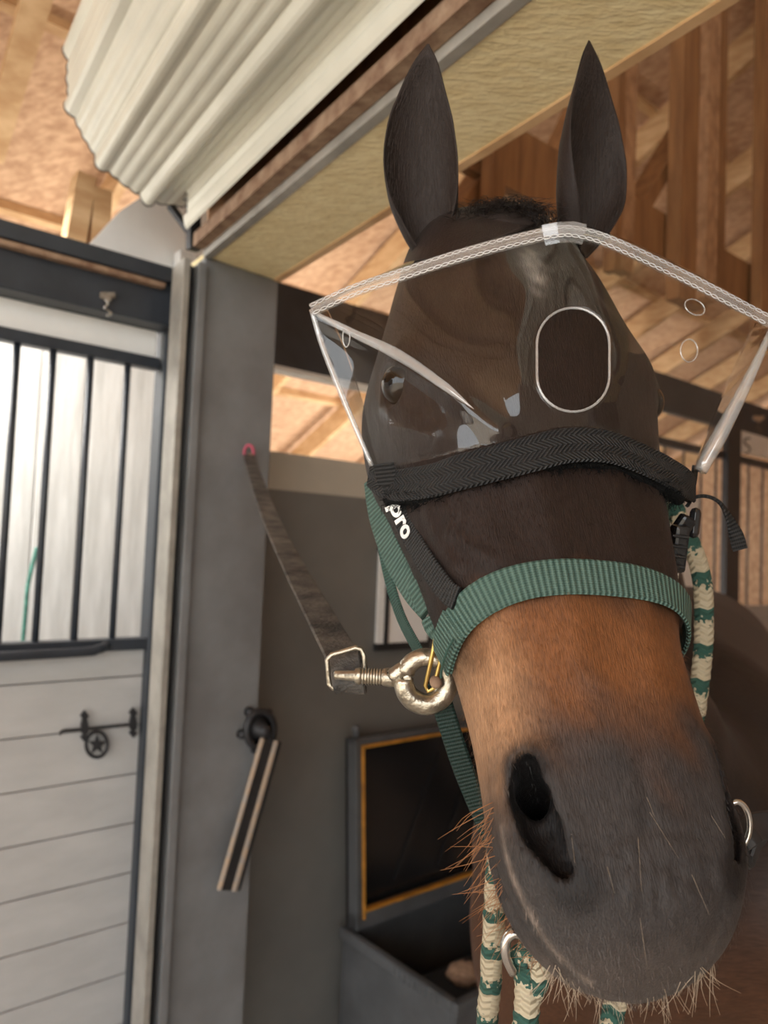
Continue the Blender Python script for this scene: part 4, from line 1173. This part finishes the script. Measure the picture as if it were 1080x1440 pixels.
# ------------------------------------------------------------------ cross tie on the grey post
tie = empty('cross_tie', tuple(PP(345, 632))); tag(tie, 'worn black webbing cross tie from grey post to the halter ring', 'cross tie')
e0, e1 = PP(350, 640, .02), P(486, 930, .600)
sp = [e0.lerp(e1, k/40)+Vector((0, 0, -.05*math.sin(math.pi*k/40)))*.5 for k in range(41)]
m = MB(); tw = [(CAMZ*1.0+CAMX*.25+CAMY*.5) for k in range(41)]
m.ribbon(sp, tw, .0300, .0030); m.build('tie_strap', 'strap_nylon', tie)
m = MB(); m.tube(spline([sp[0]-CAMZ*.03, sp[0]+CAMZ*.0, sp[0]+CAMX*.01+CAMZ*.01], 8), .004, 8); m.build('screw_eye', 'rust', tie, smooth=True)
m = MB(); m.tube([sp[0]+CAMX*.012*math.cos(k/14*6.28)+CAMY*.02*math.sin(k/14*6.28)+CAMY*.006 for k in range(14)], .004, 8, closed=True); m.build('twine_loop', 'twine_pink', tie, smooth=True)
m = MB(); rc = [(460, 928), (466, 921), (500, 911), (508, 913), (512, 921), (514, 950), (511, 957), (480, 966), (468, 968), (463, 962)]
m.tube([P(x, y, .590) for x, y in rc], .0020, 10, closed=True); m.build('slide_buckle', 'steel', tie, smooth=True)
pxribbon([(484, 918, .603), (487, 945, .588), (490, 962, .584), (493, 974, .592), (494, 966, .602)], [CAMZ, CAMZ, CAMZ-CAMY*.3, -CAMY, -CAMZ], .0245, .0028, 'strap_loop', 'strap_nylon', tie, 18)
sn = empty('bull_snap', (0, 0, 0)); sn.parent = tie; sn.matrix_parent_inverse = Matrix.Translation(-Vector(tie.location))
a_, b_ = P(469, 949, .575), P(556, 953, .575); dx = (b_-a_).normalized(); u1 = (b_-a_).length/87
prof = [(0, .0015), (.001, .0032), (29*u1, .0040), (31*u1, .0058), (36*u1, .0064)]
for k in range(8): prof += [((38+k*4)*u1, .0064), ((39+k*4)*u1, .0055), ((40.5+k*4)*u1, .0055), ((41.5+k*4)*u1, .0064)]
prof += [(72*u1, .0066), (80*u1, .0072), (90*u1, .0066)]
m = MB(); m.lathe(a_, dx, prof, 22); m.build('snap_barrel', 'steel', sn, smooth=True)
m = MB(); c = P(599, 957, .570); rad = .0166
arc = [math.radians(x) for x in np.linspace(175, 520, 44)]
m.tube([c+CAMX*rad*math.cos(a)*1.0+CAMY*rad*math.sin(a)*1.05 for a in arc], [.0074+.0008*math.sin(i*.14) for i in range(44)], 14); m.build('snap_hook', 'steel', sn, smooth=True)
m = MB(); m.tube(spline([P(552, 953, .572), P(566, 940, .570), P(577, 930, .570)], 8), [.0066, .0064, .0060, .0056, .005, .0045, .004, .0035], 12); m.build('snap_shoulder', 'steel', sn, smooth=True)
m = MB(); m.bar(P(585, 985, .570), P(571, 948, .570), .006, .008, CAMZ); m.build('snap_gate', 'steel', sn, bevel=.0015)
m = MB(); m.lathe(P(613, 959, .564), CAMZ, [(-.004, .0046), (.002, .0046), (.0042, .0030), (.005, .0008)], 16); m.build('snap_rivet', 'rust', sn, smooth=True)
# matching tie on the other side, seen only as ring and leather beside the muzzle
t2 = empty('cross_tie', tuple(P(1046, 1170, .50))); tag(t2, 'black leather tie with a bright metal ring beside the right nostril', 'cross tie')
m = MB(); c = P(1036, 1160, .500); m.tube([c+CAMX*.0085*math.cos(k/24*6.2832)+CAMY*.0150*math.sin(k/24*6.2832) for k in range(24)], .0020, 10, closed=True); m.build('tie_ring', 'nickel', t2, smooth=True)
JB = JL+Bh*2.62
pxribbon([(1044, 1178, .505), (1056, 1168, .510), (1082, 1160, .530), (1200, 1150, .60)], [CAMZ, CAMZ+CAMY*.5, CAMZ+CAMY*.4, CAMZ], .019, .003, 'leather_strap', 'black_rubber', t2)
pxribbon([(1043, 1170, .507), (1046, 1196, .512), (1056, 1210, .516), (1066, 1186, .520), (1078, 1170, .53)], CAMZ*.6+CAMX*.6, .012, .003, 'leather_loop', 'black_rubber', t2)
m = MB(); m.ribbon([P(1200, 1150, .60).lerp(JB-Z*.75-Bh*.02, k/12) for k in range(13)], [Z]*13, .019, .003); m.build('tie_strap', 'black_rubber', t2)
m = MB(); m.box(JB+acr*Wd/2+Bh*.09-Z*JB.z/2, acr*Wd/2, Bh*.09, Z*JB.z/2); m.build('jamb', 'post_grey', post)

# ------------------------------------------------------------------ ropes
def rope_material(name):
    m = bpy.data.materials.new(name); m.use_nodes = True
    n = m.node_tree.nodes; l = m.node_tree.links; b = n['Principled BSDF']; b.inputs['Roughness'].default_value = .85
    tc = n.new('ShaderNodeTexCoord'); sp = n.new('ShaderNodeSeparateXYZ'); l.new(tc.outputs['UV'], sp.inputs[0])
    def mt(op, a, c=None):
        q = n.new('ShaderNodeMath'); q.operation = op
        for i, v in enumerate((a, c)):
            if v is None: continue
            if isinstance(v, (int, float)): q.inputs[i].default_value = v
            else: l.new(v, q.inputs[i])
        return q.outputs[0]
    u, v = sp.outputs[0], sp.outputs[1]
    zz = mt('PINGPONG', mt('MULTIPLY', v, 4), .5)
    ph = mt('FRACT', mt('ADD', mt('DIVIDE', u, .034), mt('MULTIPLY', zz, .12)))
    nz = n.new('ShaderNodeTexNoise'); nz.inputs['Scale'].default_value = 260; l.new(tc.outputs['Object'], nz.inputs['Vector'])
    g = mt('LESS_THAN', mt('ADD', ph, mt('MULTIPLY', nz.outputs['Fac'], .9)), .80)
    mx = n.new('ShaderNodeMixRGB'); l.new(g, mx.inputs[0]); mx.inputs[1].default_value = (.44, .375, .26, 1); mx.inputs[2].default_value = (.022, .075, .056, 1)
    l.new(mx.outputs[0], b.inputs['Base Color'])
    h = mt('SINE', mt('ADD', mt('MULTIPLY', u, 2*math.pi/.0065), mt('MULTIPLY', zz, 6.2832)))
    bp = n.new('ShaderNodeBump'); bp.inputs['Strength'].default_value = .8; bp.inputs['Distance'].default_value = .0012; l.new(h, bp.inputs['Height']); l.new(bp.outputs[0], b.inputs['Normal'])
    MATS[name] = m
rope_material('rope_cotton')
def rope(path, r, name, parent, n=70, k=14):
    pts = [Vector(x) for x in spline(path, n)]; L = 0; vs = []; uv = []; prev = None
    for i, p in enumerate(pts):
        t = (pts[min(i+1, n-1)]-pts[max(i-1, 0)]).normalized()
        x = (t.cross(Vector((1, 0, 0))) if prev is None else prev-t*prev.dot(t)).normalized(); prev = x; y = t.cross(x)
        if i: L += (p-pts[i-1]).length
        for j in range(k+1):
            a = 2*math.pi*j/k; rr = r*(1+.05*math.sin(3*a+L*700)); vs.append(p+(x*math.cos(a)+y*math.sin(a))*rr); uv.append((L, j/k))
    fs = [(i*(k+1)+j, i*(k+1)+j+1, (i+1)*(k+1)+j+1, (i+1)*(k+1)+j) for i in range(n-1) for j in range(k)]
    m = MB(); m.add(vs, fs, uv); return m.build(name, 'rope_cotton', parent, smooth=True, fix=False)
ld = empty('lead_rope', tuple(P(735, 1400, .53))); tag(ld, 'green and cream lead rope clipped under the chin by a bright snap', 'rope')
rope([P(740, 1352, .525), P(742, 1400, .525), P(738, 1450, .53), P(730, 1560, .54), P(735, 1900, .60)], .0088, 'rope_run', ld)
rope([P(726, 1350, .522), P(742, 1340, .516), P(757, 1352, .518), P(756, 1382, .522), P(744, 1400, .526)], .0075, 'rope_eye', ld, 30)
m = MB(); m.tube(spline([P(722, 1368, .514), P(712, 1345, .512), P(712, 1322, .512), P(724, 1312, .512), P(737, 1320, .513), P(741, 1340, .516)], 26), .0034, 12); m.build('snap_bow', 'nickel', ld, smooth=True)
nr_ = empty('neck_rope', tuple(P(985, 900, .80))); tag(nr_, 'green and cream cotton rope slung over the neck, hanging down both sides of the head', 'rope')
rope([P(690, 1900, .74), P(684, 1500, .64), P(690, 1380, .62), P(697, 1250, .60), P(700, 1180, .60), P(690, 1080, .64), P(660, 900, .74), P(640, 700, .80), P(640, 520, .86), P(690, 395, .90),
      P(800, 385, .90), P(870, 480, .86), P(905, 620, .81), P(952, 722, .745), P(984, 800, .73), P(990, 880, .73), P(984, 960, .73), P(965, 1080, .72), P(920, 1260, .66), P(868, 1400, .60), P(850, 1560, .60), P(850, 1900, .70)], .0088, 'rope_run', nr_, 260)

# ------------------------------------------------------------------ clear visor mask
vis = empty('fly_visor', tuple(P(790, 640, .53))); tag(vis, 'clear vinyl fly visor with black webbing noseband on the horse\'s face', 'visor')
ctl = np.array([(438, 438, .622), (1088, 458, .632), (790, 325, .605), (600, 372, .606), (950, 385, .612), (522, 655, .588), (985, 662, .598), (800, 600, .530), (650, 635, .528), (900, 620, .551), (740, 612, .526),
                (800, 500, .545), (640, 500, .546), (950, 500, .577), (540, 540, .583), (720, 400, .572), (860, 400, .578)], float)
def tps_fit(c):
    X = c[:, :2]/500; n = len(c); r = np.linalg.norm(X[:, None]-X[None], axis=2)
    K = np.where(r > 0, r*r*np.log(r+1e-12), 0)+np.eye(n)*1e-4; Pm = np.column_stack([np.ones(n), X])
    Am = np.block([[K, Pm], [Pm.T, np.zeros((3, 3))]]); sol = np.linalg.solve(Am, np.concatenate([c[:, 2], np.zeros(3)]))
    def f(px, py):
        q = np.column_stack([px, py])/500; r = np.linalg.norm(q[:, None]-X[None], axis=2)
        return np.where(r > 0, r*r*np.log(r+1e-12), 0)@sol[:n]+np.column_stack([np.ones(len(q)), q])@sol[n:]
    return f
dep0 = tps_fit(ctl)
def pdist2(px, py, line):
    q = np.column_stack([px, py, np.zeros(len(px))]); return polydist(q, np.array([(a, b, 0) for a, b in line], float))
creases = [([(438, 438), (500, 470), (560, 500), (620, 540), (700, 604)], -.0060, 17), ([(560, 480), (650, 540), (730, 605)], .0025, 26), ([(1088, 470), (1040, 560), (985, 655)], -.005, 24),
           ([(885, 600), (895, 540), (880, 480), (840, 420), (800, 335)], -.0030, 30), ([(725, 605), (730, 540), (722, 480), (750, 410), (785, 335)], -.0026, 28), ([(1088, 465), (980, 500), (900, 560)], .0022, 34)]
def dep(px, py):
    px = np.asarray(px, float); py = np.asarray(py, float); d = dep0(px, py)
    for ln, amp, sg in creases: d = d+amp*np.exp(-(pdist2(px, py, ln)/sg)**2)
    return d
seam = [(438, 436), (500, 408), (560, 388), (640, 362), (720, 340), (780, 327), (812, 327), (860, 341), (950, 383), (1020, 419), (1088, 455)]
bott = [(985, 662), (940, 645), (900, 622), (860, 607), (800, 600), (740, 612), (650, 635), (560, 655), (522, 655)]
ol = [tuple(p) for p in spline(seam, 50)]+[tuple(p) for p in spline([(1088, 455), (1040, 556), (985, 662)], 16)][1:-1]+[tuple(p) for p in spline(bott, 40)]+[tuple(p) for p in spline([(522, 655), (478, 546), (438, 436)], 16)][1:-1]
hole = []
for k in range(20): a = math.pi+math.pi*k/19; hole.append((806+51*math.cos(a), 484+51*math.sin(a)))
for k in range(20): a = math.pi*k/19; hole.append((806+51*math.cos(a), 528+51*math.sin(a)))
def inside(p, poly):
    x, y = p; c = False; j = len(poly)-1
    for i in range(len(poly)):
        xi, yi = poly[i]; xj, yj = poly[j]
        if (yi > y) != (yj > y) and x < (xj-xi)*(y-yi)/(yj-yi)+xi: c = not c
        j = i
    return c
holeb = [(806+(x-806)*1.06, 506+(y-506)*1.05) for x, y in hole]
gp = [(x+(2.5 if (i % 2) else 0), y) for i, y in enumerate(range(324, 668, 5)) for x in range(436, 1092, 5)]
gp = [p for p in gp if inside(p, ol) and not inside(p, holeb)]
vin = [Vector(p) for p in ol+hole+gp]; no, nh = len(ol), len(hole)
ed = [(i, (i+1) % no) for i in range(no)]+[(no+i, no+(i+1) % nh) for i in range(nh)]
vo, _, fo, *_r = delaunay_2d_cdt(vin, ed, [], 0, 1e-4)
px = np.array([v.x for v in vo]); py = np.array([v.y for v in vo]); dd = dep(px, py)
keep = []
for f in fo:
    c = (sum(vo[i].x for i in f)/len(f), sum(vo[i].y for i in f)/len(f))
    if inside(c, ol) and not inside(c, hole): keep.append(tuple(f))
m = MB(); m.add([P(a, b, c) for a, b, c in zip(px, py, dd)], keep)
m.build('front_panel', 'clear_vinyl', vis, smooth=True, solid=.0007)
def on_panel(pxs, off=0.0): 
    a = np.array(pxs, float); d = dep(a[:, 0], a[:, 1]); return [P(x, y, z+off) for (x, y), z in zip(a, d)]
m = MB(); m.tube(on_panel(hole, -.0004), .0010, 8, closed=True); m.build('hole_rim', 'clear_edge', vis, smooth=True)
for (cx, cy, rx, ry, an) in ((977, 432, 15, 10, .5), (969, 493, 12, 16, 0), (487, 474, 5, 14, 0)):
    m = MB(); m.tube(on_panel([(cx+rx*math.cos(k/20*6.2832)*math.cos(an)-ry*math.sin(k/20*6.2832)*math.sin(an), cy+rx*math.cos(k/20*6.2832)*math.sin(an)+ry*math.sin(k/20*6.2832)*math.cos(an)) for k in range(20)], -.0004), .0006, 6, closed=True)
    m.build('punched_ring', 'clear_edge', vis, smooth=True)
# hard fold from the left corner, its bright reflection built as a milky tube
fo_l = spline([(440, 439), (500, 470), (560, 499), (620, 539), (666, 575)], 30)
m = MB(); m.tube(on_panel(fo_l, .0006), list(np.interp(np.linspace(0, 1, 30), [0, .15, .5, .8, 1], [.0014, .0028, .0044, .0030, .0003])), 10); m.build('fold_highlight', 'clear_edge', vis, smooth=True)
# folded side edges and returns
le = spline([(438, 436), (455, 490), (490, 578), (523, 655)], 24); re = spline([(1088, 455), (1064, 510), (1030, 578), (985, 662)], 24)
m = MB(); m.tube(on_panel(le, .001), list(np.interp(np.linspace(0, 1, 24), [0, .5, 1], [.0020, .0026, .0018])), 10); m.build('side_fold', 'clear_edge', vis, smooth=True)
m = MB(); m.tube(on_panel(re, .002), list(np.interp(np.linspace(0, 1, 24), [0, .4, .85, 1], [.0020, .0040, .0062, .005])), 12); m.build('side_fold', 'clear_edge', vis, smooth=True)
def ruled(A_, B_, name, mat, n=8, bul=0.0):
    rows = []
    for k in range(n+1):
        t = k/n; rows.append([a.lerp(b, t)+CAMZ*(bul*math.sin(math.pi*t)) for a, b in zip(A_, B_)])
    m = MB(); m.grid(rows); m.build(name, mat, vis, smooth=True, solid=.0007)
ruled(on_panel(le, .001), [P(x, y, d) for x, y, d in spline([(462, 436, .66), (490, 500, .672), (515, 580, .665), (535, 655, .645)], 24)], 'side_panel', 'clear_vinyl', 8, .004)
ruled(on_panel(re, .002), [P(x, y, d) for x, y, d in spline([(1060, 455, .68), (1030, 520, .69), (1000, 590, .685), (975, 660, .66)], 24)], 'side_panel', 'clear_vinyl', 8, .004)
sm = spline(seam, 60)
back = spline([(452, 428, .66), (540, 384, .675), (620, 348, .680), (720, 316, .686), (800, 312, .690), (880, 338, .688), (960, 376, .680), (1080, 446, .66)], 60)
ruled(on_panel(sm), [P(*b) for b in back], 'top_panel', 'clear_vinyl', 10, .006)
# seam binding: clear strip with two rows of chain stitch
sn3 = on_panel(sm, -.0012)
m = MB(); nn_ = [(CAMZ+CAMY*.25) for _ in sn3]; m.ribbon(sn3, nn_, .0120, .0012); bd = m.build('seam_binding', 'clear_band', vis)
m = MB(); m.ribbon([P(x, y, float(dep([x], [y])[0])-.0022) for x, y in ((764, 331), (785, 327), (806, 326), (822, 330))], [CAMZ]*4, .0165, .0008); m.build('binding_patch', 'clear_band', vis)
dsm = spline(seam, 500); m = MB()
for row in (-6.5, 5.0):
    acc = 0; last = dsm[0]; start = None
    for i in range(1, 499):
        acc += np.linalg.norm(dsm[i]-dsm[i-1])
        if acc > 10:
            a, b = last, dsm[i]; t = (b-a)/np.linalg.norm(b-a); nrm_ = np.array([-t[1], t[0]]); c = (a+b)/2+nrm_*row
            m.tube(on_panel([c+t*5.2*math.cos(k/8*6.2832)+nrm_*1.9*math.sin(k/8*6.2832) for k in range(8)], -.0024), .00042, 4, closed=True)
            acc = 0; last = dsm[i]
st_ = m.build('stitching', 'thread_white', bd, smooth=True); st_['kind'] = 'stuff'
# black webbing across the nose, fleece roll under its lower edge
wc = [(520, 668, .602), (545, 682, .583), (600, 677, .545), (650, 663, .526), (740, 640, .521), (800, 626, .525), (860, 629, .535), (920, 653, .556), (962, 677, .585), (976, 688, .606)]
wns = [-CAMX*.9+CAMZ*.45, -CAMX*.7+CAMZ*.7, -CAMX*.45+CAMZ*.85+CAMY*.2, -CAMX*.1+CAMZ+CAMY*.25, CAMZ+CAMY*.3, CAMZ+CAMY*.3+CAMX*.1, CAMZ+CAMY*.3+CAMX*.25, CAMZ*.85+CAMX*.5+CAMY*.2, CAMZ*.6+CAMX*.8, CAMZ*.4+CAMX*.9]
pxribbon(wc, wns, [.020, .0235, .0250, .0255, .0258, .0255, .0250, .0245, .024, .022], .0030, 'webbing_band', 'mask_black', vis, 60)
fl = [(545, 702, .588), (600, 700, .552), (650, 688, .533), (740, 665, .528), (800, 651, .532), (860, 655, .542), (920, 681, .563), (955, 703, .585)]
flp = [Vector(x) for x in spline([P(*p) for p in fl], 60)]
m = MB(); m.tube(flp, .0048, 8); fz = m.build('fleece_roll', 'fleece_black', vis, smooth=True)
it = []
for k in range(2600):
    i = random.uniform(0, 58); a = flp[int(i)].lerp(flp[int(i)+1], i % 1); th = random.uniform(0, 6.28)
    d1 = (CAMZ*math.cos(th)+(-CAMY)*math.sin(th)+CAMX*random.gauss(0, .4)).normalized(); b = a+d1*.0045; c = a+d1*.0085+Vector((random.gauss(0, .002), random.gauss(0, .002), random.gauss(0, .002)))
    it.append(([b, (b+c)/2+Vector((random.gauss(0, .001), 0, random.gauss(0, .001))), c], .00035, .0002))
fh = strands('fleece_pile', it, 'fleece_black', fz); fh['kind'] = 'stuff'
def over_head(path, off):
    out = []
    for x, y, d in path:                                  # keep the strap just outside the cheek
        h = hit(x, y); dd_ = d if h is None else min(d, float((HO+h@HB)[2])-off)
        out.append((x, y, dd_))
    return out
sb_path = over_head([(541, 652, .576), (552, 690, .579), (568, 735, .584), (595, 785, .578), (625, 828, .558), (642, 842, .550)], .010)
sb = pxribbon(sb_path, nl+CAMZ*.3, .0165, .0022, 'side_strap', 'strap_black', vis)
pxribbon([(538, 652, .5765), (545, 682, .580)], nl+CAMZ*.3, .0185, .0020, 'strap_tab', 'strap_black', vis, 6)
# lettering on the side strap
tcu = bpy.data.curves.new('lettering', 'FONT'); tcu.body = 'pro'; tcu.size = .0220; tcu.extrude = .0002; tcu.offset = .0007; tcu.align_x = 'CENTER'; tcu.align_y = 'CENTER'
tob = bpy.data.objects.new('tmp', tcu); COL.objects.link(tob); bpy.context.view_layer.update()
tme = bpy.data.meshes.new_from_object(tob.evaluated_get(bpy.context.evaluated_depsgraph_get())); bpy.data.objects.remove(tob)
tme.materials.clear(); tme.materials.append(MATS['letter_white'])
lp = [Vector(x) for x in spline([P(*p) for p in sb_path], 240)]; al = np.concatenate([[0], np.cumsum([(b_-a_).length for a_, b_ in zip(lp[:-1], lp[1:])])])
mid_i = min(range(240), key=lambda i: abs(to_px(lp[i])[1]-733)); ez0 = nl+CAMZ*.3
for v in tme.vertices:                                    # wrap the print onto the strap
    i = int(np.clip(np.searchsorted(al, al[mid_i]+v.co.x), 1, 238)); ex = (lp[i+1]-lp[i-1]).normalized()
    ez = (ez0-ex*ez0.dot(ex)).normalized(); v.co = lp[i]+ex*(al[mid_i]+v.co.x-al[i])+ez.cross(ex)*(v.co.y*.85)+ez*(.0016+v.co.z)
to = bpy.data.objects.new('lettering', tme); link(to, sb)
to['label'] = 'white letters pro printed on the black strap'
# right side: buckle and loose tail
pxribbon([(978, 655, .612), (974, 682, .612), (966, 706, .612)], CAMX*.6+CAMZ*.6, .010, .002, 'buckle_strap', 'strap_black', vis, 8)
pxribbon([(966, 712, .610), (976, 700, .605), (994, 698, .602), (1012, 707, .600), (1026, 730, .600), (1035, 752, .600), (1041, 773, .600)], [CAMX*.6+CAMZ*.6, CAMY+CAMZ*.2, CAMY+CAMZ*.2, CAMX*.5+CAMY*.7+CAMZ*.4, CAMX*.5+CAMZ*.8, CAMZ, CAMZ], [.004, .0045, .005, .006, .009, .0115, .012], .0025, 'strap_tail', 'strap_black', vis, 40)
bk2 = empty('buckle', (0, 0, 0)); bk2.parent = vis; bk2.matrix_parent_inverse = Matrix.Translation(-Vector(vis.location))
def bkpart(name, c, ax, L, prof, mat='black_plastic'):
    m = MB(); m.lathe(c, ax, prof, 14); m.build(name, mat, bk2, smooth=True)
m = MB(); m.bar(P(979, 714, .600), P(974, 757, .600), .0125, .0085, CAMX+CAMZ*.4); m.build('buckle_clip', 'black_plastic', bk2, bevel=.0040)
m = MB(); m.bar(P(957, 738, .592), P(949, 804, .596), .0150, .012, CAMX); m.build('buckle_body', 'black_plastic', bk2, bevel=.003)
m = MB(); m.bar(P(952, 732, .594), P(972, 742, .596), .010, .014, CAMX); m.build('buckle_arm', 'black_plastic', bk2, bevel=.003)
for k in range(4):
    m = MB(); m.bar(P(968-2*k, 756+k*14, .584), P(944-2*k, 753+k*14, .584), .0026, .006, CAMZ); m.build('buckle_ridge', 'black_plastic', bk2, bevel=.001)
m = MB(); m.bar(P(949, 804, .592), P(945, 838, .592), .010, .004, CAMX); m.build('buckle_tongue', 'nickel', bk2, bevel=.001)
